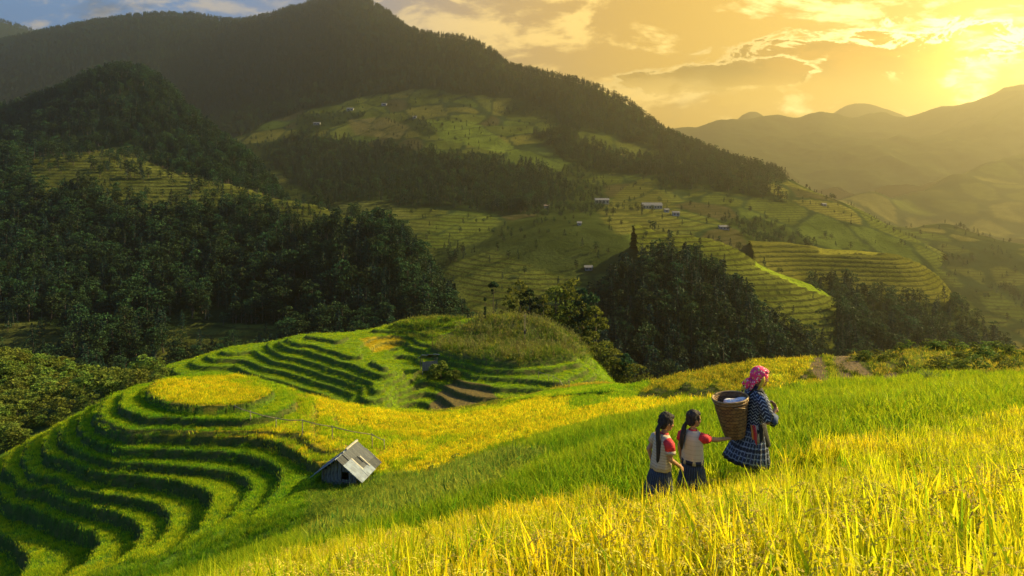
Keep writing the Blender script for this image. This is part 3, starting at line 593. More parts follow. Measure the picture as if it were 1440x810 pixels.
def conifer_parts(seed, H=1.0, n=230, width=0.22):
    r = np.random.default_rng(seed)
    trunk = tube([(0, 0, -0.02), (0.004, 0, 0.35 * H), (-0.003, 0.003, 0.75 * H), (0, 0, 0.98 * H)], [0.018, 0.013, 0.008, 0.002])
    C = []; S = []; Dr = []
    lv = int(11 + r.integers(0, 4)); base = 0.16 + 0.12 * r.random()
    for i in range(lv):
        h = base + (1 - base) * (i / lv) ** 0.9; R0 = width * (1 - h) ** 0.72 * (0.75 + 0.5 * r.random()) + 0.012
        for k in range(max(3, int(n / lv / 3))):
            if r.random() < 0.12: continue
            a = r.random() * 2 * math.pi; rr = R0 * (0.7 + 0.45 * r.random())
            for t in (0.35, 0.68, 1.0):
                C.append((math.cos(a) * rr * t, math.sin(a) * rr * t, (h + 0.03 * (r.random() - .5) - 0.28 * rr * t * t) * H)); S.append(0.040 * (0.8 + 0.5 * r.random()) * (1.15 - h * 0.4)); Dr.append((math.cos(a), math.sin(a), -0.35 + 0.5 * (r.random() - .5)))
    C = np.array(C); Dr = np.array(Dr); Dr += r.normal(size=Dr.shape) * 0.25; Dr /= np.linalg.norm(Dr, axis=1)[:, None]
    v_, f_ = cards(C, S, r, dirs=Dr, aspect=0.62)
    rad = np.hypot(C[:, 0], C[:, 1]); hq = np.repeat(np.clip(rad / (width * 0.9), 0, 1), 4); q = np.repeat(r.random(len(C)), 4)
    return trunk, (v_, f_), hq, q
def broad_parts(seed, n=560, lobes=9, width=0.34, base=0.28, trunk_h=0.5, leaf=0.030):
    r = np.random.default_rng(seed)
    tp = [tube([(0, 0, -0.03), (0.01, 0.0, trunk_h * .5), (0.0, 0.015, trunk_h), (0.01, 0, 0.85)], [0.026, 0.02, 0.014, 0.003])]
    L = []
    for i in range(lobes):
        a = i * 2.4 + r.random(); h = base + (0.92 - base) * (i + .6) / lobes; rr = width * 0.62 * math.sin(math.pi * min(0.95, 0.25 + 0.7 * (h - base) / (1 - base))) * (0.5 + 0.8 * r.random())
        c = np.array((math.cos(a) * rr, math.sin(a) * rr, h)); L.append((c, width * (0.34 + 0.25 * r.random()) * (1.1 - 0.4 * (h - base))))
        if i < 5: tp.append(tube([(0, 0, max(0.12, h - 0.25)), tuple(c * 0.6 + np.array((0, 0, h * 0.4 - 0.06))), tuple(c)], [0.010, 0.006, 0.002], 4))
    C = []
    for c, rad in L:
        m = int(n * rad / sum(x[1] for x in L)); d = r.normal(size=(m, 3)); d /= np.linalg.norm(d, axis=1)[:, None]
        d[:, 2] = np.abs(d[:, 2]) * 0.9 - 0.25 * (r.random(m)); C.append(c + d * rad * (0.72 + 0.4 * r.random((m, 1))) * np.array([1, 1, 0.82]))
    C = np.concatenate(C); v_, f_ = cards(C, leaf * (0.7 + 0.7 * r.random(len(C))), r, aspect=0.7)
    hq = np.repeat(np.clip((C[:, 2] - base) / (1 - base), 0, 1), 4); q = np.repeat(r.random(len(C)), 4)
    V, Fc, _ = merge(tp)
    return (V, Fc), (v_, f_), hq, q
def one_mesh(name, parts, leafm):
    tr, cr, h, q = parts
    V, Fc, mi = merge([tr, cr]); z = np.zeros(len(tr[0]))
    return mesh_np(name, V, Fc, [BARK, leafm], False, {'h': np.concatenate([z, h]), 'q': np.concatenate([z, q])}, mi)
def tree_part_meshes(kind, parts, leafm):
    tr, cr, h, q = parts
    return (mesh_np(kind + '_trunk', tr[0], tr[1], [BARK], True), mesh_np(kind + '_crown', cr[0], cr[1], [leafm], False, {'h': h, 'q': q}))
def blades(n, hgt, width, spread, lean, seed, segs=4, curl=0.5):
    r = np.random.default_rng(seed); V = []; Fc = []; hh = []; qq = []
    for i in range(n):
        a = r.random() * 2 * math.pi; d = np.array((math.cos(a), math.sin(a))); x0 = r.normal(size=2) * spread; H = hgt * (0.62 + 0.45 * r.random()); ln = lean * (0.3 + r.random()); w_ = width * (0.7 + 0.6 * r.random())
        tw = r.random() * math.pi; s = np.array((math.cos(tw), math.sin(tw))); q = r.random(); bend = curl * r.random() ** 2.2
        o = len(V)
        for k in range(segs + 1):
            t = k / segs; out_ = ln * H * t ** 1.6 + bend * H * t ** 3; z = H * (t - 0.45 * bend * t ** 3.2)
            c = x0 + d * out_; ww = w_ * (1 - t ** 2.2) * (0.55 + 0.45 * min(1, t * 3)) * 0.5
            if k < segs: V += [(c[0] - s[0] * ww, c[1] - s[1] * ww, z), (c[0] + s[0] * ww, c[1] + s[1] * ww, z)]; hh += [t, t]; qq += [q, q]
            else: V.append((c[0], c[1], z)); hh.append(1.0); qq.append(q)
            if k: Fc.append((o + 2 * k - 2, o + 2 * k - 1, o + 2 * k + 1, o + 2 * k) if k < segs else (o + 2 * k - 2, o + 2 * k - 1, o + 2 * k))
    return np.array(V), Fc, np.array(hh), np.array(qq)
def blade_mesh(name, *a, mat=None, ears=0, **k):
    V, Fc, h, q = blades(*a, **k); mi = [0] * len(Fc)
    if ears:                                              # drooping heads of grain
        r = np.random.default_rng(a[5] + 99); V = list(map(tuple, V)); h = list(h); q = list(q)
        for e in range(ears):
            an = r.random() * 6.283; d = np.array((math.cos(an), math.sin(an), 0)); p = np.array([*(r.normal(size=2) * a[3]), a[1] * 0.62 + 0.12 * r.random()]); v_ = np.array([0, 0, 1.0]) + d * 0.4
            for s in range(9):
                p = p + v_ * 0.022; v_ = v_ + np.array([0, 0, -0.28]) + d * 0.12; v_ /= np.linalg.norm(v_)
                for g in range(2):
                    c = p + r.normal(size=3) * 0.006; o = len(V); z = 0.0055
                    V += [tuple(c + (z, 0, 0)), tuple(c + (-z * .5, z, 0)), tuple(c + (-z * .5, -z, 0)), tuple(c + v_ * 0.013), tuple(c - v_ * 0.006)]; h += [0.9] * 5; q += [0.55 + 0.4 * r.random()] * 5
                    Fc += [(o, o + 1, o + 3), (o + 1, o + 2, o + 3), (o + 2, o, o + 3), (o + 1, o, o + 4), (o + 2, o + 1, o + 4), (o, o + 2, o + 4)]; mi += [1] * 6
    return mesh_np(name, V, Fc, [mat or RICE, GRAIN], False, {'h': h, 'q': q}, mi)
GRAIN = leaf_mat('ripe_grain', (0.40, 0.36, 0.04), (0.62, 0.50, 0.08), 0.2, 0.3)
SRC = bpy.data.collections.new('scatter_sources')
def proto_collection(name, meshes):
    c = bpy.data.collections.new(name)
    for i, me in enumerate(meshes): c.objects.link(bpy.data.objects.new('%s_%02d' % (name, i), me))
    return c
def scatter(name, label, P, scale, col, coll, nproto, tilt=0.12, zscale=None):
    """one object of stuff: many copies of the sources on the points P"""
    n = len(P)
    if not n: return None
    P = np.asarray(P, float); rot = np.stack([rng.normal(size=n) * tilt, rng.normal(size=n) * tilt, rng.random(n) * 2 * np.pi], -1)
    me = bpy.data.meshes.new(name); me.vertices.add(n); me.vertices.foreach_set('co', P.astype(np.float32).ravel())
    a = me.attributes.new('rot', 'FLOAT_VECTOR', 'POINT'); a.data.foreach_set('vector', rot.astype(np.float32).ravel())
    s3 = np.repeat(np.asarray(scale, np.float32)[:, None], 3, 1)
    if zscale is not None: s3[:, 2] *= zscale
    a = me.attributes.new('scl', 'FLOAT_VECTOR', 'POINT'); a.data.foreach_set('vector', s3.ravel())
    a = me.attributes.new('pick', 'INT', 'POINT'); a.data.foreach_set('value', rng.integers(0, nproto, n).astype(np.int32))
    c4 = np.ones((n, 4), np.float32); c4[:, :3] = col; a = me.attributes.new('tint', 'FLOAT_COLOR', 'POINT'); a.data.foreach_set('color', c4.ravel())
    o = obj(name, me); tag(o, label, kind='stuff')
    g = bpy.data.node_groups.new(name + '_copies', 'GeometryNodeTree'); g.is_modifier = True
    g.interface.new_socket('Geometry', in_out='INPUT', socket_type='NodeSocketGeometry'); g.interface.new_socket('Geometry', in_out='OUTPUT', socket_type='NodeSocketGeometry')
    N = g.nodes; L = g.links; gi = N.new('NodeGroupInput'); go = N.new('NodeGroupOutput'); ip = N.new('GeometryNodeInstanceOnPoints'); ci = N.new('GeometryNodeCollectionInfo')
    ci.inputs[0].default_value = coll; ci.inputs['Separate Children'].default_value = True; ci.inputs['Reset Children'].default_value = True
    def attr(nm, dt):
        q = N.new('GeometryNodeInputNamedAttribute'); q.data_type = dt; q.inputs[0].default_value = nm; return q.outputs[0]
    L.new(gi.outputs[0], ip.inputs['Points']); L.new(ci.outputs[0], ip.inputs['Instance']); ip.inputs['Pick Instance'].default_value = True
    L.new(attr('pick', 'INT'), ip.inputs['Instance Index']); L.new(attr('scl', 'FLOAT_VECTOR'), ip.inputs['Scale'])
    er = N.new('FunctionNodeEulerToRotation'); L.new(attr('rot', 'FLOAT_VECTOR'), er.inputs[0]); L.new(er.outputs[0], ip.inputs['Rotation'])
    L.new(ip.outputs[0], go.inputs[0]); md = o.modifiers.new('copies', 'NODES'); md.node_group = g
    return o
# ---- trees
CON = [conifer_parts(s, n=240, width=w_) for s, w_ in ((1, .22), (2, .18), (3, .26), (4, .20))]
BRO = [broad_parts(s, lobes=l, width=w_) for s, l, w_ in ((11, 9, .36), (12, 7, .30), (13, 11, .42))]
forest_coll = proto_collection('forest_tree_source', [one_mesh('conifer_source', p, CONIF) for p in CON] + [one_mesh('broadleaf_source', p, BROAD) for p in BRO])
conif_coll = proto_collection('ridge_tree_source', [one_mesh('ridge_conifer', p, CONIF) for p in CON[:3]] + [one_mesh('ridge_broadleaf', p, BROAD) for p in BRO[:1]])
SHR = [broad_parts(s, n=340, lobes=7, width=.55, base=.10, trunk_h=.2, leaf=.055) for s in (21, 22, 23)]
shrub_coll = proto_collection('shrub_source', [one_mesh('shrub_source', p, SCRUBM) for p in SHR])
# horizon of the near ground, so that only trees the place shows are built singly
hb = np.full(400, 1e9); okv = (Yg > 20); bins = np.clip(((gpx + 280) / 5).astype(int), 0, 399)
np.minimum.at(hb, bins[okv], (HOR - F * Zg[okv] / Yg[okv]))
def sample_hill(name, want, spacing, jitter=True, colour=None, mask=None):
    H = HILLS[name]; X, Y, Z = H['X'], H['Y'], H['Z']
    me = bpy.data.objects[name].data; n = len(me.vertices); c = np.empty(n * 4, np.float32); me.attributes['col'].data.foreach_get('color', c); c = c.reshape(Y.shape + (4,))[..., :3]
    dx = X[0, 1] - X[0, 0]; dy = Y[1, 0] - Y[0, 0]; px, py = proj(X, Y, Z)
    gx = np.gradient(Z, dx, axis=1); gy = np.gradient(Z, dy, axis=0)
    face = (gx * X + gy * Y - Z) / np.sqrt(X * X + Y * Y + Z * Z)       # >0 where the slope faces the viewer
    ok = ((np.abs(c - np.array(want)).max(-1) < 0.004) if want is not None else (np.abs(c - np.array(DARK)).max(-1) > 0.012)) & (px > -120) & (px < 1560) & (face > -0.22) & (Y > 20)
    if mask is not None: ok &= mask(X, Y, Z, px, py)
    prob = dx * dy / spacing ** 2
    k = rng.poisson(prob, size=X.shape) * ok; iy, ix = np.nonzero(k); rep = k[iy, ix]; iy = np.repeat(iy, rep); ix = np.repeat(ix, rep)
    ox, oy = rng.random(len(iy)), rng.random(len(iy)); iy = np.minimum(iy, Y.shape[0] - 2); ix = np.minimum(ix, X.shape[1] - 2)
    z = Z[iy, ix] * (1 - ox) * (1 - oy) + Z[iy, ix + 1] * ox * (1 - oy) + Z[iy + 1, ix] * (1 - ox) * oy + Z[iy + 1, ix + 1] * ox * oy
    return np.stack([X[iy, ix] + ox * dx, Y[iy, ix] + oy * dy, z], -1)
groups = {}
def wood(hname, want, spacing, size, coll, npr, mask=None, key=None):
    P = sample_hill(hname, want, spacing, mask=mask); s = size * (0.62 + 0.6 * rng.random(len(P)) ** 1.3) * (1 + 0.35 * fbm(P[:, 0] / 40, P[:, 1] / 40, 3))
    groups.setdefault(key or hname, []).append((P, s, coll, npr)); return P
wood('wooded_slope', DARK, 4.3, 12.0, forest_coll, 7)
wood('conical_hill', DARK, 5.0, 12.5, forest_coll, 7)
wood('main_mountain', DARK, 7.6, 14, conif_coll, 4)
wood('main_mountain', (0.035, 0.05, 0.014), 9.0, 7.5, forest_coll, 7)
wood('main_mountain', None, 24.0, 6.5, forest_coll, 7)
wood('wooded_slope', None, 11.0, 9, forest_coll, 7)
wood('conical_hill', None, 12.0, 9, forest_coll, 7)
wood('terraced_shoulder', None, 17.0, 5, forest_coll, 7)
wood('hazy_valley_side', None, 26.0, 8, forest_coll, 7)
wood('hazy_valley_side', DARK, 12.0, 8, forest_coll, 7)
wood('pine_knoll', DARK, 3.6, 12.5, conif_coll, 4)
wood('terraced_shoulder', DARK, 4.6, 12, conif_coll, 4)
wood('terraced_spur', (0.035, 0.045, 0.013), 5.2, 11, forest_coll, 7)
wood('far_left_ridge', DARK, 22, 18, conif_coll, 4)
nm = {'wooded_slope': ('wooded_slope_forest', 'dense dark forest on the wooded slope'), 'conical_hill': ('conical_hill_forest', 'dark forest covering the conical hill'), 'main_mountain': ('mountain_forest', 'distant forest along the mountain ridge'),
      'pine_knoll': ('knoll_forest', 'conifer wood on the knoll'), 'terraced_shoulder': ('shoulder_forest', 'wood below the terraced shoulder'), 'terraced_spur': ('spur_forest', 'olive wood below the far spur'), 'hazy_valley_side': ('valley_side_shrubbery', 'hazy bushes and trees between the fields of the valley side'), 'far_left_ridge': ('far_ridge_forest', 'trees on the blue far ridge')}
# the 300 trees that show largest stand singly
allP = []; 
for k, lst in groups.items():
    for gi_, (P, s, coll, npr) in enumerate(lst):
        if k in ('wooded_slope', 'pine_knoll', 'terraced_shoulder', 'terraced_spur'):
            px, py = proj(P[:, 0], P[:, 1], P[:, 2]); hz_ = hb[np.clip(((px + 280) / 5).astype(int), 0, 399)]
            vis = (px > 4) & (px < 1436) & (py < hz_ + 4); app = s / P[:, 1] * F * np.where(vis, 1, 0)
            allP += [(app[i], k, gi_, i) for i in np.nonzero(app > 20)[0]]
allP.sort(reverse=True)
single = allP[:280]
tm = {'c': [tree_part_meshes('conifer', p, CONIF) for p in CON], 'b': [tree_part_meshes('broadleaf', p, BROAD) for p in BRO]}
where = {'wooded_slope': ('dark %s in the shaded forest on the left-hand slope', 'trees of the shaded forest slope'), 'pine_knoll': ('dark %s in the wood on the knoll behind the mother', 'trees of the wood on the knoll'),
         'terraced_shoulder': ('%s at the wood below the terraced shoulder', 'trees below the terraced shoulder'), 'terraced_spur': ('olive %s in the wood below the fine far terraces', 'trees below the far terraces')}
taken = {}
for _, k, gi_, i in single:
    taken.setdefault((k, gi_), set()).add(i); P, s, coll, npr = groups[k][gi_]
    con = random.random() < (0.6 if k == 'wooded_slope' else 0.8); v_ = random.randrange(4 if con else 3)
    lab, grp = where[k]; nme = 'conifer_tree' if con else 'broadleaf_tree'
    root = empty(nme, P[i], random.random() * 6.28); root.scale = (s[i],) * 3
    tag(root, lab % ('conifer with pointed crown' if con else 'broadleaf tree with rounded crown'), 'tree', grp + (', conifers' if con else ', broadleaves'))
    a, b = tm['c' if con else 'b'][v_]; obj('trunk', a, root); obj('crown', b, root)
for k, lst in groups.items():
    for gi_, (P, s, coll, npr) in enumerate(lst):
        sel = np.ones(len(P), bool); t = taken.get((k, gi_), ())
        if t: sel[list(t)] = False
        n_, l_ = nm[k]
        if gi_: n_, l_ = n_.replace('forest', 'hedgerow').replace('shrubbery', 'hedgerow') + '_shrubbery', 'scattered ' + ('trees' if gi_ == 1 else 'bushes') + ' between the fields of the ' + k.replace('_', ' ')
        scatter(n_, l_, P[sel], s[sel], np.full((sel.sum(), 3), 0.1), coll, npr, 0.05)
# ------------------------------------------------------------------ rice, grass, maize and scrub on the near ground
RB = [((300 - CX) / F * 8.5, 8.5), ((433 - CX) / F * 8.5, 8.6), ((600 - CX) / F * 8.2, 8.3), ((750 - CX) / F * 8.0, 8.15), (1.5, 8.05), (2.4, 8.35), (3.4, 8.7), ((1150 - CX) / F * 9.0, 9.1), ((1300 - CX) / F * 9.9, 10.0), ((1440 - CX) / F * 10.6, 10.8), (16, 13)]
RICE_POLY = RB + [(16, 1.2), (-0.9, 1.2), (-3.0, 6.0)]
Yc = (Yg[1:, 1:] + Yg[:-1, :-1]) / 2
area = (Yg[1:, :-1] - Yg[:-1, :-1]) * (Xg[:-1, 1:] - Xg[:-1, :-1])
cx_in = (gpx[:-1, :-1] > -70) & (gpx[:-1, :-1] < 1510)
def ground_samples(dens, ok):
    lam = dens * area * ok; k = rng.poisson(np.maximum(lam, 0)); iy, ix = np.nonzero(k); rep = k[iy, ix]; iy = np.repeat(iy, rep); ix = np.repeat(ix, rep)
    ox, oy = rng.random(len(iy)), rng.random(len(iy))
    lerp = lambda A: A[iy, ix] * (1 - ox) * (1 - oy) + A[iy, ix + 1] * ox * (1 - oy) + A[iy + 1, ix] * (1 - ox) * oy + A[iy + 1, ix + 1] * ox * oy
    return np.stack([lerp(Xg), lerp(Yg), lerp(Zg)], -1), iy, ix
rc = riser[:-1, :-1]; ri = ridx[:-1, :-1]; rname = np.array([r[0] for r in REG])[ri]
X0, Y0 = Xg[:-1, :-1], Yg[:-1, :-1]
inrice = inpoly(X0, Y0, RICE_POLY)
# --- tall ripe rice round the viewer
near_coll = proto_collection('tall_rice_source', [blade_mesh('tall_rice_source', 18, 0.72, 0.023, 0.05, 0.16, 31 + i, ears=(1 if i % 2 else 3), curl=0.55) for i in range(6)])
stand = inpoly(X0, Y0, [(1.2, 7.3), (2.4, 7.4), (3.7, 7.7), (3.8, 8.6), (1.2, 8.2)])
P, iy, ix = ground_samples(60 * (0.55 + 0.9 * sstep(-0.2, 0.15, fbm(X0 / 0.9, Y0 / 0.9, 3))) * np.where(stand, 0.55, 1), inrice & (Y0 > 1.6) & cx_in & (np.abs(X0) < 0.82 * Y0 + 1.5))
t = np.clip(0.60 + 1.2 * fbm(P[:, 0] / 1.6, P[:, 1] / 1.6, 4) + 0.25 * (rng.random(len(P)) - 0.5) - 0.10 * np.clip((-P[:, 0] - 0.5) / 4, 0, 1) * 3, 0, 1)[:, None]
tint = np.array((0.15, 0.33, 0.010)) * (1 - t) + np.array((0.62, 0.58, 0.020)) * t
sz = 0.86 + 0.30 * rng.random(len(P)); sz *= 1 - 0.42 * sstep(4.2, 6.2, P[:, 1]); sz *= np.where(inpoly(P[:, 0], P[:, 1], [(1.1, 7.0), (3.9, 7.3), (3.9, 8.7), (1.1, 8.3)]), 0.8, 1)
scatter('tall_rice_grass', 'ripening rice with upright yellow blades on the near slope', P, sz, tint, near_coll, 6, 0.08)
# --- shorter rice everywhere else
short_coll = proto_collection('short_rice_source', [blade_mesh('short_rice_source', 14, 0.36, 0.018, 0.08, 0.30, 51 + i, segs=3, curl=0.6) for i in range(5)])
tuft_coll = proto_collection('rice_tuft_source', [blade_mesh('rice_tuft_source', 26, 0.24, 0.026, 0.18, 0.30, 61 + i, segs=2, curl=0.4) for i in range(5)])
weed_coll = proto_collection('weed_source', [blade_mesh('weed_source', 20, 0.36, 0.035, 0.14, 0.55, 71 + i, segs=2, curl=0.9) for i in range(4)])
def tint_of(P, iy, ix, a, b, sc1=4.0, bias=0.0, contrast=1.0):
    t = np.clip(0.5 + bias + contrast * fbm(P[:, 0] / sc1 + 3, P[:, 1] / sc1, 4) + 0.5 * (rng.random(len(P)) - 0.5), 0, 1)[:, None]
    return np.array(a) * (1 - t) + np.array(b) * t
green = (rname == 'green') & ~inrice & cx_in
wild = fbm(X0 / 2.2, Y0 / 2.2, 4)
slope_wild = inpoly(gpx[:-1, :-1], gpy[:-1, :-1], [(430, 690), (560, 670), (640, 655), (700, 640), (780, 640), (720, 690), (640, 720), (520, 790), (430, 800)]) & (Y0 > 12)
onf = np.clip(1 - rc * 1.6, 0, 1)
P, iy, ix = ground_samples(np.where(Y0 < 14, 55, np.where(Y0 < 22, 34, 20)), green & (Y0 < 36) & ~slope_wild & (rc < 0.5))
tn = tint_of(P, iy, ix, (0.10, 0.215, 0.009), (0.26, 0.35, 0.013), 5, 0.02 + 0.18 * np.clip(P[:, 0] / 12, -1, 1), 1.2)
scatter('green_rice_grass', 'short green rice carpeting the slope behind the family', P, 0.85 + 0.4 * rng.random(len(P)), tn, short_coll, 5, 0.12)
# rough wild grass between the field and the hut
P, iy, ix = ground_samples(np.where(wild > -0.05, 26, 16), slope_wild & (Y0 < 42))
tn = tint_of(P, iy, ix, (0.050, 0.085, 0.010), (0.12, 0.15, 0.02), 2.0, 0, 1.5)
scatter('rough_grass', 'rough uncut grass and weeds on the steep bank', P, 0.55 + 0.6 * rng.random(len(P)), tn * 2.3, weed_coll, 4, 0.3)
# knoll terraces: green with yellowing lower steps
kn = (rname == 'green') & (Y0 >= 36) & (Y0 < 64) & cx_in & (rc < 0.45)
P, iy, ix = ground_samples(np.full(X0.shape, 27.0), kn)
low = sstep(-18.4, -19.6, -(-P[:, 2])) * sstep(-12, -16, P[:, 0]) * 0.45
tn = tint_of(P, iy, ix, (0.19, 0.36, 0.014), (0.50, 0.55, 0.022), 4.0, -0.18 + low, 0.9)
scatter('terrace_rice_grass', 'green rice standing on the curved terraces of the knoll', P, 0.62 + 0.28 * rng.random(len(P)), tn, tuft_coll, 5, 0.1)
gold = (rname == 'gold') & cx_in & (rc < 0.6)
P, iy, ix = ground_samples(np.full(X0.shape, 15.0), gold)
tn = tint_of(P, iy, ix, (0.46, 0.46, 0.014), (0.74, 0.64, 0.022), 3.5, 0.05, 1.0)
patch = fbm(P[:, 0] / 6 + 31, P[:, 1] / 6 + 8, 3); tn = np.where((patch > 0.16)[:, None], tn * np.array((0.62, 0.85, 0.8)), tn)
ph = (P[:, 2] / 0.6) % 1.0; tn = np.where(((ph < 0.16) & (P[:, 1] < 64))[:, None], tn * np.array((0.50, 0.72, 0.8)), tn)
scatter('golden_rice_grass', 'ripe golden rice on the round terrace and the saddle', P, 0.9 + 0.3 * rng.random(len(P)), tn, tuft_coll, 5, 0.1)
oth = np.isin(rname, ['olive', 'lime', 'pale']) & cx_in & (rc < 0.5)
P, iy, ix = ground_samples(np.full(X0.shape, 15.0), oth & (Y0 > 28))
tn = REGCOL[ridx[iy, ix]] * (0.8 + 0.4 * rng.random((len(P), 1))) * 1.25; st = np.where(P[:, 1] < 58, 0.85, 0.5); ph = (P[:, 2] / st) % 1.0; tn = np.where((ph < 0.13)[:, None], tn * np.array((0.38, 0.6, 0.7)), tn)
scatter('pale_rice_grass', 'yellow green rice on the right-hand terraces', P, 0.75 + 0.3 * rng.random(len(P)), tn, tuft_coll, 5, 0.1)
# weeds hanging on the terrace banks
P, iy, ix = ground_samples((rc * 16 + 14 * (rname == 'bank')) * (Y0 > 28) * (Y0 < 64) + rc * 6 * (Y0 > 74), cx_in & ((rc > 0.25) | (rname == 'bank')))
tn = tint_of(P, iy, ix, (0.035, 0.062, 0.009), (0.12, 0.16, 0.018), 1.2, 0.0, 1.6)
scatter('bank_weeds', 'dark weeds on the terrace banks', P, 0.30 + 0.25 * rng.random(len(P)), tn, weed_coll, 4, 0.5)
# spur in the middle distance
md_ = (np.isin(rname, ['midgreen', 'midgold'])) & (Y0 > 76) & (Y0 < 122) & (rc < 0.4)
P, iy, ix = ground_samples(np.full(X0.shape, 7.0), md_)
tn = np.where((rname[iy, ix] == 'midgold')[:, None], np.array((0.50, 0.37, 0.02)), tint_of(P, iy, ix, (0.18, 0.30, 0.012), (0.42, 0.50, 0.018), 7, 0.05, 1.2))
scatter('spur_rice_grass', 'young rice on the terraces of the middle spur', P, 0.75 + 0.3 * rng.random(len(P)), tn, tuft_coll, 5, 0.1)
# maize on the rounded hump
def maize(seed):
    r = np.random.default_rng(seed); parts = [tube([(0, 0, 0), (0.02, 0, 0.9), (0.0, 0.03, 1.9)], [0.02, 0.016, 0.006], 4)]
    V, Fc, h, q = blades(9, 1.0, 0.10, 0.02, 0.5, seed, segs=3, curl=1.0)
    V = V.copy(); V[:, 2] += np.repeat(0, len(V)); off = np.repeat(np.linspace(0.2, 1.3, 9), len(V) // 9); V[:, 2] = V[:, 2] * 0.7 + off
    W, G, mi = merge([parts[0], (V, Fc)]); z = np.full(len(parts[0][0]), 0.5)
    return mesh_np('maize_source', W, G, [STRAW], False, {'h': np.concatenate([z, h]), 'q': np.concatenate([z, q])})
maize_coll = proto_collection('maize_source', [maize(81 + i) for i in range(4)])
P, iy, ix = ground_samples(3.4 * sstep(-0.25, 0.05, fbm(X0 / 3 + 8, Y0 / 3, 3)), (rname == 'corn'))
scatter('maize_vegetation', 'drying maize covering the rounded hump', P, 0.35 + 0.5 * rng.random(len(P)), np.full((len(P), 3), .2), maize_coll, 4, 0.12)
P, iy, ix = ground_samples(np.full(X0.shape, 5.0), (rname == 'corn') | ((rname == 'midgreen') & inpoly(gpx[:-1, :-1], gpy[:-1, :-1], [(560, 470), (540, 458), (600, 444), (660, 440), (625, 470), (600, 480)])))
tn = tint_of(P, iy, ix, (0.08, 0.14, 0.015), (0.24, 0.25, 0.045), 3.0, 0, 1.4)
scatter('hump_grass', 'weeds and dry grass between the maize stalks on the hump', P, 0.8 + 1.3 * rng.random(len(P)), tn, weed_coll, 4, 0.3)
# scrub: far left slope and the brushy mound on the right
P, iy, ix = ground_samples(np.where(fbm(X0 / 7, Y0 / 7, 3) > -0.12, 0.42, 0.05), (rname == 'scrub') & (gpx[:-1, :-1] > -80) & (gpx[:-1, :-1] < 420) & (Y0 > 66))
scatter('scrub_undergrowth', 'bushy green scrub on the slope at the left edge', P, (1.5 + 2.4 * rng.random(len(P)) ** 2), np.full((len(P), 3), .1), shrub_coll, 3, 0.1, 0.8)
bn = fbm(X0 / 2.6 + 4, Y0 / 2.6, 4)
P, iy, ix = ground_samples(np.where(bn > 0.06, 1.6, 0.12), (rname == 'brush'))
scatter('mound_undergrowth', 'low bushes on the brushy mound', P, (0.35 + 0.75 * rng.random(len(P)) ** 1.5), np.full((len(P), 3), .1), shrub_coll, 3, 0.15, 0.75)
P, iy, ix = ground_samples(np.full(X0.shape, 9.0), (rname == 'brush'))
tn = tint_of(P, iy, ix, (0.16, 0.19, 0.02), (0.42, 0.36, 0.05), 2.0, 0, 1.2)
scatter('mound_grass', 'dry grass on the brushy mound', P, 0.5 + 0.5 * rng.random(len(P)), tn, weed_coll, 4, 0.2)
# clods and stubble on the ploughed strips
P, iy, ix = ground_samples(np.full(X0.shape, 7.0), (rname == 'earth') | (rname == 'earthb'))
tn = tint_of(P, iy, ix, (0.16, 0.12, 0.05), (0.36, 0.27, 0.12), 1.0, 0, 1.2)
scatter('stubble_grass', 'cut stubble on the bare brown strips', P, 0.2 + 0.2 * rng.random(len(P)), tn, weed_coll, 4, 0.3)
# ------------------------------------------------------------------ finding a spot on the ground seen at a picture position
def hit(px, py, d0=30.0, d1=125.0, hname=None, n=700):
    D = np.geomspace(d0, d1, n); X = (px - CX) / F * D; Zr = -(py - HOR) / F * D
    Zt = ground(X, D)[0] if hname is None else HILLS[hname]['h'](X, D)
    i = np.nonzero(Zr < Zt)[0]
    i = i[0] if len(i) else n - 1
    return Vector((X[i], D[i], Zt[i]))
def ground_z(x, y): return float(ground(np.array([float(x)]), np.array([float(y)]))[0][0])
def box_np(cx, cy, cz, sx, sy, sz):
    s = np.array([(-1, -1, -1), (1, -1, -1), (1, 1, -1), (-1, 1, -1), (-1, -1, 1), (1, -1, 1), (1, 1, 1), (-1, 1, 1)]) * 0.5
    return s * (sx, sy, sz) + (cx, cy, cz), [(3, 2, 1, 0), (4, 5, 6, 7), (0, 1, 5, 4), (1, 2, 6, 5), (2, 3, 7, 6), (3, 0, 4, 7)]
def box_obj(name, c, s, mat, parent, rot=None):
    v_, f_ = box_np(0, 0, 0, *s); o = obj(name, mesh_np(name, v_, f_, [mat]), parent, c)
    if rot is not None: o.rotation_euler = rot
    return o
WOOD = simple_mat('weathered_wood', (0.26, 0.23, 0.18), (0.11, 0.095, 0.08), 6, 0.9, 0.5, stretch=(4, 4, 0.6))
PALEWOOD = simple_mat('pale_pole_wood', (0.30, 0.25, 0.17), (0.15, 0.12, 0.08), 5, 0.9, 0.4)
SHEET_B = simple_mat('blue_grey_sheet', (0.17, 0.22, 0.30), (0.11, 0.14, 0.19), 2.5, 0.5, 0.3, 0.2)
SHEET_G = simple_mat('grey_fibre_board', (0.10, 0.112, 0.125), (0.042, 0.048, 0.055), 9, 0.85, 0.6, stretch=(1, 6, 1))
SHEET_D = simple_mat('dark_fibre_board', (0.06, 0.068, 0.075), (0.028, 0.032, 0.036), 9, 0.85, 0.6, stretch=(1, 6, 1))
CAPW = simple_mat('pale_ridge_strip', (0.42, 0.41, 0.36), (0.28, 0.27, 0.23), 5, 0.7, 0.2)
STONE = simple_mat('field_stone', (0.16, 0.15, 0.13), (0.08, 0.075, 0.065), 5, 0.95, 0.7)
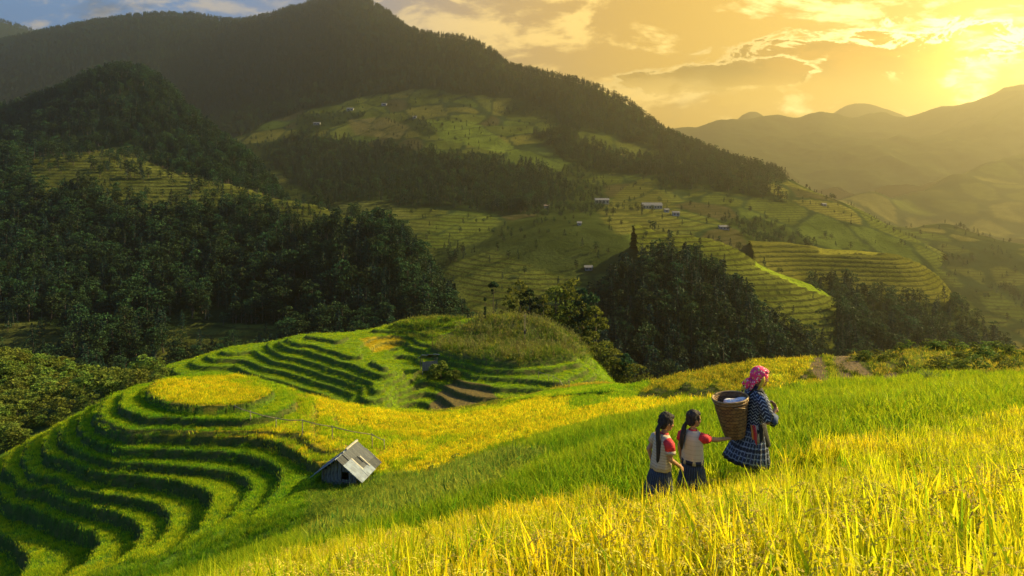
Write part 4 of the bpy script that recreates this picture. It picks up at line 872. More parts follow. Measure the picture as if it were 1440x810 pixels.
WALLC = simple_mat('cream_plaster', (0.46, 0.40, 0.26), (0.36, 0.31, 0.2), 0.6, 0.9, 0.1); WALLW = simple_mat('whitewash', (0.34, 0.34, 0.31), (0.24, 0.24, 0.22), 0.6, 0.9, 0.1)
ROOFG = simple_mat('grey_sheet_roof', (0.14, 0.135, 0.12), (0.09, 0.085, 0.08), 0.8, 0.6, 0.2); ROOFR = simple_mat('rust_brown_roof', (0.16, 0.10, 0.07), (0.10, 0.07, 0.05), 0.8, 0.8, 0.2)
DARKO = simple_mat('dark_opening', (0.02, 0.02, 0.02), (0.03, 0.03, 0.03), 3, 0.6, 0.0)
# ---- the field hut
A = Vector(at(474, 645, 39.5)); B = Vector(at(501, 622, 41.9)); Dn = Vector((at(509, 675, 39.35))); En = Vector(at(439, 669, 40.0))
def hut():
    root = empty('field_hut', (A.x, A.y, ground_z(A.x, A.y)))
    tag(root, 'small wooden field hut with a patched grey sheet roof on the green slope', 'hut')
    L = lambda p: Vector(p) - root.location
    ridge0, ridge1 = L(A), L(B); ax = (ridge1 - ridge0); ax.z = 0; ln = ax.length; ax.normalize(); ridge1 = ridge0 + ax * ln; sd_ = Vector((ax.y, -ax.x, 0))
    halfw = 1.5; drop = 1.12
    def slope_panel(side, u0, u1, s0, s1, lift, mat, name='roof_panel', th=0.035, amp=0.02):
        """piece of one roof slope: u along the ridge 0..1, s down the slope 0..1"""
        n = 6; V = []; dn = (sd_ * side * halfw + Vector((0, 0, -drop))); nrm = ax.cross(dn).normalized() * (1 if ax.cross(dn).z > 0 else -1)
        for k in (0, 1):
            for i in range(n + 1):
                uu = u0 + (u1 - u0) * i / n
                for s_ in (s0, s1): V.append(tuple(ridge0 + ax * ln * uu + dn * s_ + nrm * (lift + amp * math.sin(i * 2.1 + s_) + (th if k else 0))))
        Fc = []; m = 2 * (n + 1)
        for i in range(n):
            a = 2 * i; Fc += [(a, a + 1, a + 3, a + 2), (m + a, m + a + 2, m + a + 3, m + a + 1), (a, a + 2, m + a + 2, m + a), (a + 1, m + a + 1, m + a + 3, a + 3)]
        Fc += [(0, m, m + 1, 1), (2 * n, 2 * n + 1, m + 2 * n + 1, m + 2 * n)]
        return obj(name, mesh_np(name, V, Fc, [mat]), root)
    # right slope: patched boards; the pale blue sheet lies along the near lower corner
    for q in [(-.06, .26, 0.0, .36, .00, SHEET_D), (.22, .62, 0.0, .36, .03, SHEET_G), (.58, 1.06, 0.0, .40, .00, SHEET_G), (.24, .60, .32, .66, .00, SHEET_D), (.57, 1.07, .36, .74, .03, SHEET_G), (.30, .62, .62, .82, .03, SHEET_G), (.60, 1.08, .70, 1.05, .00, SHEET_D)]: slope_panel(1, *q)
    o = slope_panel(1, -.10, .30, .30, 1.08, .06, SHEET_B); o['label'] = 'pale blue sheet on the lower corner of the roof'
    slope_panel(1, .26, .66, .78, 1.07, .055, SHEET_B)
    for q in [(.30, .34, .30, .80, .09, CAPW), (.60, .64, .42, .86, .09, CAPW)]: slope_panel(1, *q, 'batten', 0.02, 0)
    for q in [(-.08, .36, 0, 1.06, 0, SHEET_B), (.33, .70, 0, 1.04, .03, SHEET_B), (.67, 1.05, 0, 1.05, 0, SHEET_G)]: slope_panel(-1, *q)
    v_, f_ = tube([tuple(ridge0 + ax * ln * .45 + Vector((0, 0, .10))), tuple(ridge1 + ax * .12 + Vector((0, 0, .10)))], [0.07, 0.07], 5); obj('ridge_cap', mesh_np('ridge_cap', v_, f_, [CAPW]), root)
    # walls: planks on the gable that faces the viewer, plain boards elsewhere, one dark opening
    zt = ridge0.z; zb_ = -0.30
    W2 = 1.05; r = random.Random(5)
    f0 = ridge0 + ax * 0.30; f1 = ridge0 + ax * (ln - 0.2)
    def plank(p, wdt, z0, z1, ang, mat=WOOD, name='plank', th=0.04):
        v_, f_ = box_np(0, 0, 0, wdt, th, z1 - z0); o = obj(name, mesh_np(name, v_, f_, [mat]), root, (p.x, p.y, (z0 + z1) / 2)); o.rotation_euler = (0, r.uniform(-.02, .02), ang); return o
    ang = math.atan2(sd_.y, sd_.x); n = 9
    for i in range(n):
        t = -W2 + (i + .5) * 2 * W2 / n
        top = zt - drop * abs(t) / halfw - 0.10
        low = zt - 1.25 if i in (5, 6) else zb_ + .25
        plank(f0 + sd_ * t - ax * (0.012 * (i % 2)), 2 * W2 / n * 0.90, (zt - 0.85 if i in (5, 6) else low), top, ang)
        if i in (5, 6): plank(f0 + sd_ * t, 2 * W2 / n * 0.9, zb_ + .25, zt - 1.30, ang)
        top2 = zt - drop * abs(t) / halfw - 0.10; plank(f1 + sd_ * t, 2 * W2 / n * 0.95, zb_ + .2, top2, ang)
    for side in (-1, 1):
        for i in range(9):
            p = f0 + (f1 - f0) * ((i + .5) / 9) + sd_ * side * W2; plank(p, (f1 - f0).length / 9 * .93, zb_ + .2, zt - drop * W2 / halfw - .06, math.atan2(ax.y, ax.x))
    for t in (-W2, 0.1, W2):
        for q in (f0, f1): plank(q + sd_ * t - ax * 0.05, 0.10, zb_ - .5, zt - drop * abs(t) / halfw - .08, ang, name='post', th=0.10)
    plank(f0 - ax * .07, 2 * W2 + .3, zb_ + .22, zb_ + .34, ang, name='beam', th=.08)
    plank(f0 - ax * .07 + sd_ * .3, 1.5, zb_ + .55, zb_ + .62, ang, name='beam', th=.06)
    for i in range(9):                                    # rough footing stones
        p = f0 + sd_ * (-1.15 + i * .3) - ax * (.18 + .1 * r.random()); bm = bmesh.new(); bmesh.ops.create_icosphere(bm, subdivisions=1, radius=.17 + .06 * r.random())
        for vv in bm.verts: vv.co *= 0.8 + .4 * r.random()
        me = bpy.data.meshes.new('footing_stone'); bm.to_mesh(me); bm.free(); me.materials.append(STONE); obj('footing_stone', me, root, (p.x, p.y, zb_ + .12))
    return root
hut()
# ---- rail fences of thin poles
def fence(posts, label, th=0.035, extra=()):
    """posts: (px, foot row, top row)"""
    feet = [hit(px, fy, 30, 125) for px, fy, ty in posts]
    root = empty('rail_fence', feet[0]); tag(root, label, 'fence'); L = lambda p: tuple(Vector(p) - root.location); tops = []
    for (px, fy, ty), f_ in zip(posts, feet):
        top = Vector((f_.x, f_.y, -(ty - HOR) / F * f_.y)); tops.append(top)
        v_, q_ = tube([L(f_ - Vector((0, 0, .3))), L((f_ + top) / 2 + Vector((.02, 0, 0))), L(top + Vector((0, 0, .08)))], [th, th * .9, th * .8], 6); obj('post', mesh_np('post', v_, q_, [PALEWOOD], True), root)
    for a, b in zip(tops[:-1], tops[1:]):
        m = (a + b) / 2 - Vector((0, 0, .05 * (b - a).length * .5)); v_, q_ = tube([L(a), L(m), L(b)], [th * .9, th * .8, th * .7], 6); obj('rail', mesh_np('rail', v_, q_, [PALEWOOD], True), root)
    for pts_ in extra:
        v_, q_ = tube([L(p) for p in pts_], [th * .7] * len(pts_), 5); obj('rail', mesh_np('rail', v_, q_, [PALEWOOD], True), root)
fence([(330, 580, 571), (352, 594, 579), (388, 602, 588), (425, 615, 591), (467, 620, 600), (523, 631, 611), (540, 634, 619)], 'thin wooden rail fence crossing the golden rice behind the hut')
fence([(757, 533, 523), (771, 537, 527), (778, 539, 529), (787, 545, 534), (800, 546, 536)], 'short rail fence on the lower steps of the middle terraces')
# ---- slim pole on the maize hump
def pole(px, fy, ty, D):
    f_ = Vector(at(px, fy, D)); f_.z = ground_z(f_.x, f_.y); h = -(ty - HOR) / F * D - f_.z
    root = empty('utility_pole', f_); tag(root, 'slim pale pole with a dark box standing in the maize', 'pole')
    v_, q_ = tube([(0, 0, -.3), (0, 0, h * .5), (.03, 0, h)], [.055, .045, .035], 8); obj('shaft', mesh_np('shaft', v_, q_, [PALEWOOD], True), root)
    box_obj('junction_box', (0, -.1, h * .42), (.3, .25, .5), DARKO, root); box_obj('cross_arm', (0, 0, h * .93), (.6, .06, .06), PALEWOOD, root)
pole(738, 504, 441, 100)
# ---- houses on the mountain side
def house(px, py, hname, wpx, hpx, wall, roof, nwin, label, d=(400, 2300), rz=0.0, depth=0.55, group=None):
    f_ = hit(px, py, d[0], d[1], hname, 1500); s = f_.y / F; w_, h_ = wpx * s, hpx * s; dp = max(w_ * depth, 5)
    root = empty('farm_house', f_, rz); tag(root, label, 'house', group)
    v_, q_ = box_np(0, dp / 2, h_ * .5 - 1.0, w_, dp, h_ + 2.0); wl = obj('wall', mesh_np('wall', v_, q_, [wall]), root)
    o_ = .6; zr = h_; V = [(-w_ / 2 - o_, -o_, zr), (w_ / 2 + o_, -o_, zr), (w_ / 2 + o_, dp + o_, zr), (-w_ / 2 - o_, dp + o_, zr), (-w_ / 2 - o_, dp / 2, zr + dp * .26), (w_ / 2 + o_, dp / 2, zr + dp * .26)]
    obj('roof', mesh_np('roof', V, [(0, 1, 5, 4), (2, 3, 4, 5), (0, 4, 3), (1, 2, 5), (3, 2, 1, 0)], [roof]), root)
    for i in range(nwin):
        x = -w_ / 2 + (i + .5) * w_ / nwin; fr = box_obj('window', (x, -.06, h_ * .55), (w_ / nwin * .5, .16, h_ * .42), DARKO, wl)
    return f_
house(847, 287, 'main_mountain', 19, 5.5, WALLC, ROOFG, 4, 'cream farmhouse standing left of the long building on the hillside')
house(918, 294, 'main_mountain', 27, 5, WALLC, ROOFG, 7, 'long low cream building with a row of windows on the hillside')
house(951, 304, 'main_mountain', 9, 5, WALLW, ROOFG, 2, 'small white house just right of the long cream building')
house(938, 299, 'main_mountain', 6, 4, WALLW, ROOFG, 1, 'tiny white shed between the long building and the white house')
house(769, 293, 'main_mountain', 7, 3.5, WALLC, ROOFR, 1, 'little brown hut in the hillside fields left of the farmhouse')
house(815, 317, 'main_mountain', 5, 3, WALLW, ROOFG, 1, 'tiny pale shed on the lip above the scrubby knoll')
house(828, 381, 'main_mountain', 10, 4.5, WALLW, ROOFG, 2, 'pale hut among bushes low on the scrubby hillside')
house(1019, 323, 'main_mountain', 13, 4, WALLW, ROOFG, 3, 'white roofed house on the hillside track above the terraced shoulder')
house(492, 156, 'main_mountain', 9, 3.5, WALLW, ROOFG, 2, 'white house highest up in the mountain fields')
house(540, 149, 'main_mountain', 7, 3, WALLW, ROOFG, 1, 'small white house beside the dark mountain wood')
house(583, 167, 'main_mountain', 5, 3, WALLW, ROOFG, 1, 'tiny white shed in the upper mountain fields')
house(445, 176, 'main_mountain', 9, 3, WALLW, ROOFG, 2, 'white house at the left end of the mountain fields')
house(1160, 290, 'main_mountain', 5, 2.5, WALLW, ROOFG, 1, 'tiny white house on the ridge among trees at the right')
house(700, 290, 'main_mountain', 9, 3, WALLC, ROOFR, 2, 'low brown farm building at the edge of the mountain wood')
# ---- trees and bushes that stand alone
def lone(kind, px, fy, ty, D, parts, mat, label, cat='tree', wide=1.0, group=None, z=None, foot='ground'):
    x, y, z0 = at(px, fy, D); zz = ground_z(x, y) if foot == 'ground' else z0; H_ = -(ty - HOR) / F * D - zz
    a, b = tree_part_meshes(kind, parts, mat); root = empty(kind, (x, y, zz - .1), random.random() * 6.28); root.scale = (H_ * wide, H_ * wide, H_)
    tag(root, label, cat, group); obj('trunk', a, root); obj('crown', b, root); return root
def umbrella_tree():
    r = np.random.default_rng(4); tr = tube([(0, 0, -.02), (.012, 0, .3), (-.006, 0, .6), (.01, 0, .93)], [.012, .010, .008, .005])
    L = [(0, 0, .92, .10), (.09, .02, .87, .085), (-.085, 0, .885, .085), (.02, .06, .89, .08), (.03, -.05, .90, .08), (.14, 0, .84, .04), (.045, 0, .74, .035), (.03, 0, .66, .02)]
    C = np.concatenate([np.array(l[:3]) + (lambda d: d / np.linalg.norm(d, axis=1)[:, None])(r.normal(size=(110, 3))) * l[3] * np.array([1, 1, .62]) * r.random((110, 1)) ** .4 for l in L])
    v_, f_ = cards(C, .028 * (.7 + .6 * r.random(len(C))), r); return tr, (v_, f_), np.repeat(np.clip((C[:, 2] - .8) * 5, 0, 1), 4), np.repeat(r.random(len(C)), 4)
def column_tree():
    r = np.random.default_rng(6); tr = tube([(0, 0, -.02), (.02, 0, .5), (.0, 0, .92)], [.016, .013, .006])
    L = [(0, 0, .93, .07), (.0, 0, .88, .06), (.01, 0, .56, .05), (.01, 0, .48, .055), (0, 0, .38, .05), (.01, 0, .28, .055), (0, .0, .18, .04)]
    C = np.concatenate([np.array(l[:3]) + (lambda d: d / np.linalg.norm(d, axis=1)[:, None])(r.normal(size=(70, 3))) * l[3] * r.random((70, 1)) ** .4 for l in L])
    v_, f_ = cards(C, .028 * (.7 + .6 * r.random(len(C))), r); return tr, (v_, f_), np.repeat(r.random(len(C)), 4), np.repeat(r.random(len(C)), 4)
lone('umbrella_tree', 694, 457, 394, 113, umbrella_tree(), BROAD, 'tall slim tree with a flat tufted crown rising above the maize', wide=0.95)
lone('pollarded_tree', 682, 462, 417, 110, column_tree(), BROAD, 'ragged pollarded trunk with tufts of leaves left of the tall slim tree', wide=0.95)
BB = [broad_parts(s, n=900, lobes=l, width=w_, base=.06, trunk_h=.5, leaf=.030) for s, l, w_ in ((41, 10, .34), (42, 13, .42), (43, 9, .30))]
thick = [(716, 468, 418, 118, 0, .9, 'leftmost rounded tree of the thicket behind the maize'), (731, 466, 392, 121, 1, .75, 'tall feathery tree at the left of the thicket behind the maize'), (745, 466, 402, 119, 2, .9, 'dark tree second from the left in the thicket'),
         (764, 470, 410, 117, 0, .75, 'round bush with sunlit yellow top in the thicket'), (782, 474, 398, 120, 1, .8, 'dark tree behind the sunlit bush in the thicket'), (800, 482, 388, 122, 1, .8, 'tallest broad tree of the thicket behind the maize'),
         (820, 496, 400, 121, 2, .9, 'dense dark tree right of the tallest tree in the thicket'), (838, 508, 425, 118, 0, .9, 'dark tree at the right shoulder of the thicket'), (806, 500, 452, 112, 2, 1.1, 'low dark bush at the foot of the thicket'),
         (826, 515, 470, 110, 0, 1.2, 'olive bush going down the slope below the thicket'), (845, 532, 478, 112, 1, 1.1, 'broad bush on the slope right of the middle terraces'), (862, 545, 486, 112, 0, 1.2, 'bush with lit crown near the foot of the slope'),
         (878, 552, 494, 113, 2, 1.3, 'bush lowest on the slope behind the green field'), (893, 556, 508, 110, 1, 1.2, 'rightmost small bush of the line going down the slope')]
for px, fy, ty, D, k, wd, lab in thick: lone('bamboo_thicket' if k == 1 else 'broadleaf_tree', px, fy, ty, D, BB[k], BAMBOO if k != 2 else BROAD, lab, 'tree', wd, None, None, 'abs')
# overgrown little shelter among the middle terraces
lone('leafy_bush', 620, 545, 507, 91, broad_parts(51, n=700, lobes=9, width=.62, base=.05, trunk_h=.2, leaf=.06), BAMBOO, 'bright leafy bush swallowing the small shelter on the terraces', 'bush', 1.1)
lone('leafy_bush', 641, 544, 519, 90, broad_parts(52, n=500, lobes=7, width=.6, base=.05, trunk_h=.2, leaf=.06), BAMBOO, 'smaller leafy bush just right of the small shelter', 'bush', 1.1)
def shelter():
    f_ = hit(603, 522, 70, 110); root = empty('field_shelter', f_, .3); tag(root, 'tiny shelter with a grey board roof half hidden by a bush', 'shelter')
    for i, x in enumerate((-.8, 0, .8)): box_obj('roof_panel', (x, 0, 1.9 + .02 * (i % 2)), (.85, 2.4, .05), SHEET_G if i % 2 else SHEET_B, root, (R(-24), R(8), 0))
    for x in (-1, 1):
        for y in (-.8, .8): box_obj('post', (x, y, .7), (.1, .1, 2.2), WOOD, root)
    box_obj('wall', (0, -.8, .8), (1.9, .06, 1.2), WOOD, root)
shelter()
# plants in the green field, and the dark bush hollow on the spur
def tuft_plant(px, py, D, H_, n, wdt, lean, seed, label, mat, kind='grass_tussock', cat='plant'):
    x, y, _ = at(px, py, D); z = ground_z(x, y); root = empty(kind, (x, y, z)); tag(root, label, cat)
    V, Fc, h, q = blades(n, H_, wdt, .05, lean, seed, segs=5, curl=.7); obj('leaves', mesh_np('leaves', V, Fc, [mat], False, {'h': h, 'q': q}), root)
    v_, f_ = tube([(0, 0, -.05), (0, 0, .18)], [.05, .04], 7); obj('stem', mesh_np('stem', v_, f_, [BARK], True), root)
f_ = hit(1307, 541, 12, 45); tuft_plant(1307, 541, f_.y, 26 / F * f_.y, 70, .035, .55, 7, 'spiky green tussock below the bank of the brushy mound', leaf_mat('tussock_leaves', (0.05, 0.11, 0.03), (0.22, 0.30, 0.08), 0.2, .4))
f_ = hit(1215, 612, 9, 30)
lone('wispy_shrub', 1215, 612, 586, f_.y, broad_parts(61, n=420, lobes=8, width=.85, base=.1, trunk_h=.3, leaf=.045), BROAD, 'dark wispy shrub in the green rice right of the mother', 'bush', 1.0)
f_ = hit(622, 575 + 150 - 60, 12, 60) 
lone('leafy_bush', 330, 534, 512, 100, broad_parts(62, n=500, lobes=8, width=.7, base=.05, trunk_h=.2, leaf=.05), BROAD, 'dark round bush in the hollow behind the golden round field', 'bush', 1.3)
lone('leafy_bush', 308, 530, 514, 101, broad_parts(63, n=400, lobes=7, width=.7, base=.05, trunk_h=.2, leaf=.05), BAMBOO, 'lighter bush left of the dark hollow behind the golden field', 'bush', 1.4)
for i, (px, py, ty, lab) in enumerate([(395, 668, 650, 'low bush on the bank left of the hut'), (470, 712, 700, 'dark low bush on the grassy bank below the hut'), (640, 650, 636, 'small dark bush at the lower edge of the golden band'), (607, 664, 652, 'small bush under the last golden strip right of the hut')][1:]):
    f_ = hit(px, py, 14, 60); lone('low_bush', px, py, ty, f_.y, SHR[i % 3], SCRUBM, lab, 'bush', 1.3)
# ---- grassy bunds between the strips of rice, followed by eye from field to field
BUNDS = [([(897, 541), (930, 528), (962, 512), (1000, 500)], .9), ([(915, 543), (938, 530), (980, 512), (1030, 499)], .9), ([(927, 545), (950, 533), (967, 523), (1010, 508), (1071, 496)], 1.2), ([(962, 536), (975, 520), (1000, 508), (1060, 494)], .9),
         ([(989, 529), (1004, 535), (1038, 540), (1040, 528), (1060, 514), (1100, 500), (1130, 494)], 1.3), ([(1165, 492), (1130, 514), (1112, 525), (1140, 531), (1172, 535)], 1.2), ([(1166, 495), (1168, 514), (1200, 527), (1240, 535)], 1.3), ([(1180, 496), (1190, 508), (1240, 521), (1300, 532)], 1.2),
         ([(425, 560), (450, 575), (500, 588), (600, 597), (700, 592), (800, 578), (900, 565)], .6), ([(540, 612), (600, 610), (680, 602), (760, 590), (850, 577)], .6), ([(560, 640), (620, 625), (700, 608), (780, 594)], .6), ([(480, 572), (560, 586), (650, 588)], .5), ([(548, 626), (580, 638), (600, 655)], .8), ([(640, 650), (700, 628), (780, 607), (850, 592), (900, 583), (1000, 571)], .8)]
BP = []; BS = []
for line, s_ in BUNDS:
    for (x0, y0), (x1, y1) in zip(line[:-1], line[1:]):
        a, b = hit(x0, y0, 22, 72), hit(x1, y1, 22, 72); L_ = (b - a).length
        if L_ > 25: continue
        m = max(2, int(L_ / .10)); t = rng.random(m); X = a.x + (b.x - a.x) * t + rng.normal(size=m) * .08; Y = a.y + (b.y - a.y) * t + rng.normal(size=m) * .08
        X += .15 * np.sin(t * 9 + x0); Z = ground(X, Y)[0]; BP.append(np.stack([X, Y, Z], -1)); BS.append(np.full(m, s_))
BP = np.concatenate(BP); BS = np.concatenate(BS) * (.7 + .5 * rng.random(len(BP)))
tb = rng.random((len(BP), 1)); scatter('bund_grass', 'dark grass on the narrow bunds between rice strips', BP, BS * .5, np.array((0.05, 0.075, 0.012)) * (1 - tb) + np.array((0.15, 0.16, 0.02)) * tb, weed_coll, 4, 0.25)
# ------------------------------------------------------------------ people
def flat_mat(name, c, rough=0.8, sss=0.0): 
    m, T = new_mat(name); n = T.noise(T.new('ShaderNodeTexCoord').outputs['Object'], 30, 3)
    out(T, T.new('ShaderNodeBsdfPrincipled', ins={'Base Color': T.mix(n, tuple(x * .8 for x in c), tuple(min(1, x * 1.15) for x in c)), 'Roughness': rough, 'Subsurface Weight': sss, 'Subsurface Scale': 0.01})); return m
SKIN = flat_mat('warm_brown_skin', (0.36, 0.19, 0.10), 0.55, 0.1)
HAIR = simple_mat('black_hair', (0.012, 0.009, 0.007), (0.03, 0.02, 0.015), 45, 0.85, 1.0, stretch=(1, 1, .12), bdist=.010)
RED = flat_mat('red_cloth', (0.55, 0.02, 0.03)); CREAM = None
NAVY = flat_mat('dark_navy_cloth', (0.012, 0.016, 0.035), .85); BLACKC = flat_mat('black_cloth', (0.01, 0.01, 0.012), .9)
def stripes_mat(name, base, line, fa, fb, wa=.2, wb=.2, accent=None, zig=0.0, rough=.85):
    """woven cloth: 'a' runs round the garment and 'b' down it, in metres"""
    m, T = new_mat(name); a = T.new('ShaderNodeAttribute', attribute_name='a').outputs['Fac']; b = T.new('ShaderNodeAttribute', attribute_name='b').outputs['Fac']
    if zig: b2 = T.math('ADD', b, T.math('MULTIPLY', T.math('PINGPONG', a, zig), 1.0))
    else: b2 = b
    fr = lambda x, f, w: T.math('LESS_THAN', T.math('FRACT', T.math('MULTIPLY', x, f)), w)
    la = fr(a, fa, wa) if fa else 0.0; lb = fr(b2, fb, wb)
    mk = T.math('MAXIMUM', la, lb)
    n = T.noise(T.new('ShaderNodeTexCoord').outputs['Object'], 55, 3)
    c = T.mix(T.math('MULTIPLY', mk, T.smooth(n, .3, .55)), base, line)
    if accent: c = T.mix(T.math('MULTIPLY', fr(b, fb * .23, .12), .8), c, accent)
    out(T, T.new('ShaderNodeBsdfPrincipled', ins={'Base Color': c, 'Roughness': rough, 'Normal': T.new('ShaderNodeBump', ins={'Strength': .4, 'Distance': .003, 'Height': n})})); return m
SKIRTM = stripes_mat('indigo_checked_skirt', (0.016, 0.022, 0.045), (0.19, 0.23, 0.32), 22, 17, .22, .26, (0.012, 0.012, 0.02))
JACKET = stripes_mat('indigo_patterned_jacket', (0.016, 0.022, 0.05), (0.34, 0.38, 0.46), 0, 26, .2, .30, None, .03)
SHIRT = stripes_mat('cream_striped_shirt', (0.46, 0.38, 0.28), (0.30, 0.20, 0.13), 0, 34, .2, .22)
PLAINS = stripes_mat('cream_plain_shirt', (0.48, 0.41, 0.31), (0.42, 0.35, 0.26), 0, 20, .2, .2)
GSKIRT = stripes_mat('dark_blue_pleated_skirt', (0.014, 0.020, 0.034), (0.06, 0.085, 0.11), 30, 5, .22, .12)
def ell(c, r, seg=12, rot=None):
    bm = bmesh.new(); bmesh.ops.create_uvsphere(bm, u_segments=seg, v_segments=max(6, seg * 2 // 3), radius=1.0); M = Matrix.Diagonal((*r, 1))
    if rot: M = rot.to_4x4() @ M
    V = [tuple(Vector(c) + (M @ v_.co)) for v_ in bm.verts]; Fc = [tuple(x.index for x in f.verts) for f in bm.faces]; bm.free(); return np.array(V), Fc
def capsule(p0, p1, r0, r1, sides=10):
    p0, p1 = np.array(p0, float), np.array(p1, float); d = p1 - p0; L = np.linalg.norm(d); d = d / (L + 1e-9); P = []; Rr = []
    for k in (-.95, -.7, -.35): P.append(p0 + d * r0 * k); Rr.append(r0 * math.sqrt(1 - k * k))
    for t in (0, .33, .66, 1): P.append(p0 + d * L * t); Rr.append(r0 + (r1 - r0) * t)
    for k in (.35, .7, .95): P.append(p1 + d * r1 * k); Rr.append(r1 * math.sqrt(1 - k * k))
    return tube(P, Rr, sides)
def hand(wrist, direc, side, s=1.0, curl=.5, normal=(0, 0, 1)):
    """palm, four fingers of unequal length bent at the knuckles, and a thumb from the side of the palm"""
    w_ = Vector(wrist); d = Vector(direc).normalized(); n = Vector(normal); n = (n - d * n.dot(d)).normalized(); t = n.cross(d) * side; out_ = []
    c = w_ + d * .045 * s; M = Matrix((d, t, n)).transposed()
    out_.append(ell(c, (.048 * s, .036 * s, .016 * s), 12, M)); out_.append(capsule(w_ - d * .03 * s, w_ + d * .02 * s, .021 * s, .023 * s))
    for i, ln in enumerate((.062, .072, .067, .052)):
        b = w_ + d * .082 * s + t * (.027 - .018 * i) * s; a1 = curl * .5 + .06 * i; d1 = (d * math.cos(a1) - n * math.sin(a1)); d2 = (d * math.cos(a1 + curl) - n * math.sin(a1 + curl))
        m_ = b + d1 * ln * .5 * s; out_.append(capsule(b - d * .015 * s, m_, .0095 * s, .0085 * s, 8)); out_.append(capsule(m_, m_ + d2 * ln * .5 * s, .0085 * s, .007 * s, 8))
    tb = w_ + d * .028 * s + t * .030 * s; td = (d * .6 + t * .75 - n * .35).normalized(); tm_ = tb + td * .032 * s; out_.append(capsule(tb, tm_, .012 * s, .0105 * s, 8)); out_.append(capsule(tm_, tm_ + (td * .7 + d * .5).normalized() * .028 * s, .0105 * s, .008 * s, 8))
    return out_
def loft(rings, n=36, close=True, pleat=0, amp=0.0, amp_from=0):
    """rings: (centre, rx, ry, tilt about y) from top to bottom; returns mesh data with cloth coordinates a, b"""
    V = []; Fc = []; A_ = []; B_ = []; ln = 0; pc = None
    for k, q in enumerate(rings):
        c, rx, ry = Vector(q[0]), q[1], q[2]; tl = q[3] if len(q) > 3 else 0; Mt = Matrix.Rotation(tl, 3, 'Y')
        if pc is not None: ln += (c - pc).length
        pc = c
        for i in range(n):
            th = 2 * math.pi * i / n; m = 1 + (amp * max(0, k - amp_from) / max(1, len(rings) - 1 - amp_from) * math.cos(pleat * th) if pleat else 0)
            V.append(tuple(c + Mt @ Vector((rx * m * math.cos(th), ry * m * math.sin(th), 0)))); A_.append(i / n * 6.283 * max(rings[-1][1], .12)); B_.append(ln)
    for k in range(len(rings) - 1):
        for i in range(n): a = k * n + i; b = k * n + (i + 1) % n; Fc.append((b, a, a + n, b + n))
    return np.array(V), Fc, {'a': np.array(A_), 'b': np.array(B_)}
def cloth(name, rings, mat, parent, thick=.008, **k):
    V, Fc, at_ = loft(rings, **k); o = obj(name, mesh_np(name, V, Fc, [mat], True, at_), parent)
    s = o.modifiers.new('thickness', 'SOLIDIFY'); s.thickness = thick; s.offset = -1; return o
def sleeve(name, pts_, rads, mat, parent, sides=20, thick=.006):
    V, Fc = tube(pts_, rads, sides); Fc = Fc[:-2]; P = np.array(pts_, float); ln = np.concatenate([[0], np.cumsum(np.linalg.norm(np.diff(P, axis=0), axis=1))])
    o = obj(name, mesh_np(name, V, Fc, [mat], True, {'a': np.tile(np.arange(sides) / sides * .35, len(pts_)), 'b': np.repeat(ln, sides)}), parent)
    s = o.modifiers.new('thickness', 'SOLIDIFY'); s.thickness = thick; s.offset = 0; return o
def body(parts, parent, voxel=.0055):
    V, Fc, _ = merge(parts); o = obj('body', mesh_np('body', V, Fc, [SKIN], True), parent)
    r = o.modifiers.new('one_surface', 'REMESH'); r.mode = 'VOXEL'; r.voxel_size = voxel; r.use_smooth_shade = True
    s = o.modifiers.new('soften', 'SMOOTH'); s.factor = .5; s.iterations = 2; return o
def head_parts(c, s=1.0, tilt=0.12, yaw=0.0):
    """head looking along +x (turned by yaw), centre c; s=1 for an adult"""
    M = Matrix.Rotation(yaw, 3, 'Z') @ Matrix.Rotation(tilt, 3, 'Y'); f = lambda p: tuple(Vector(c) + M @ (Vector(p) * s)); r = lambda *a: tuple(x * s for x in a)
    return [ell(f((0, 0, .02)), r(.092, .074, .098), 18, M), ell(f((.036, 0, -.042)), r(.052, .050, .058), 14, M), ell(f((.070, 0, -.078)), r(.020, .022, .018), 10, M),
            capsule(f((.088, 0, .012)), f((.108, 0, -.022)), .008 * s, .013 * s, 8), ell(f((.084, 0, -.052)), r(.012, .022, .007), 10, M), ell(f((.083, 0, -.064)), r(.011, .019, .007), 10, M),
            ell(f((.074, 0, .030)), r(.020, .046, .010), 12, M), ell(f((.062, .040, -.018)), r(.022, .018, .024), 10, M), ell(f((.062, -.040, -.018)), r(.022, .018, .024), 10, M),
            ell(f((-.004, .074, -.008)), r(.018, .010, .030), 10, M), ell(f((-.004, -.074, -.008)), r(.018, .010, .030), 10, M)], f, M
def eyes(f, M, s, parent):
    for sgn in (-1, 1):
        v_, q_ = ell(f((.083, .030 * sgn, .008)), (.010 * s, .014 * s, .007 * s), 10, M); obj('eye', mesh_np('eye', v_, q_, [flat_mat('eye_dark', (.02, .012, .01), .2)], True), parent)
    v_, q_ = ell(f((.0935, 0, -.058)), (.006 * s, .020 * s, .008 * s), 10, M); obj('lips', mesh_np('lips', v_, q_, [flat_mat('lip_red', (.42, .09, .07), .5)], True), parent)

def person_root(px, fy, D, rz, label):
    x, y, z = at(px, fy, D); z = ground_z(x, y); r = empty('person', (x, y, z), rz); tag(r, label, 'person', 'family walking through the rice'); return r
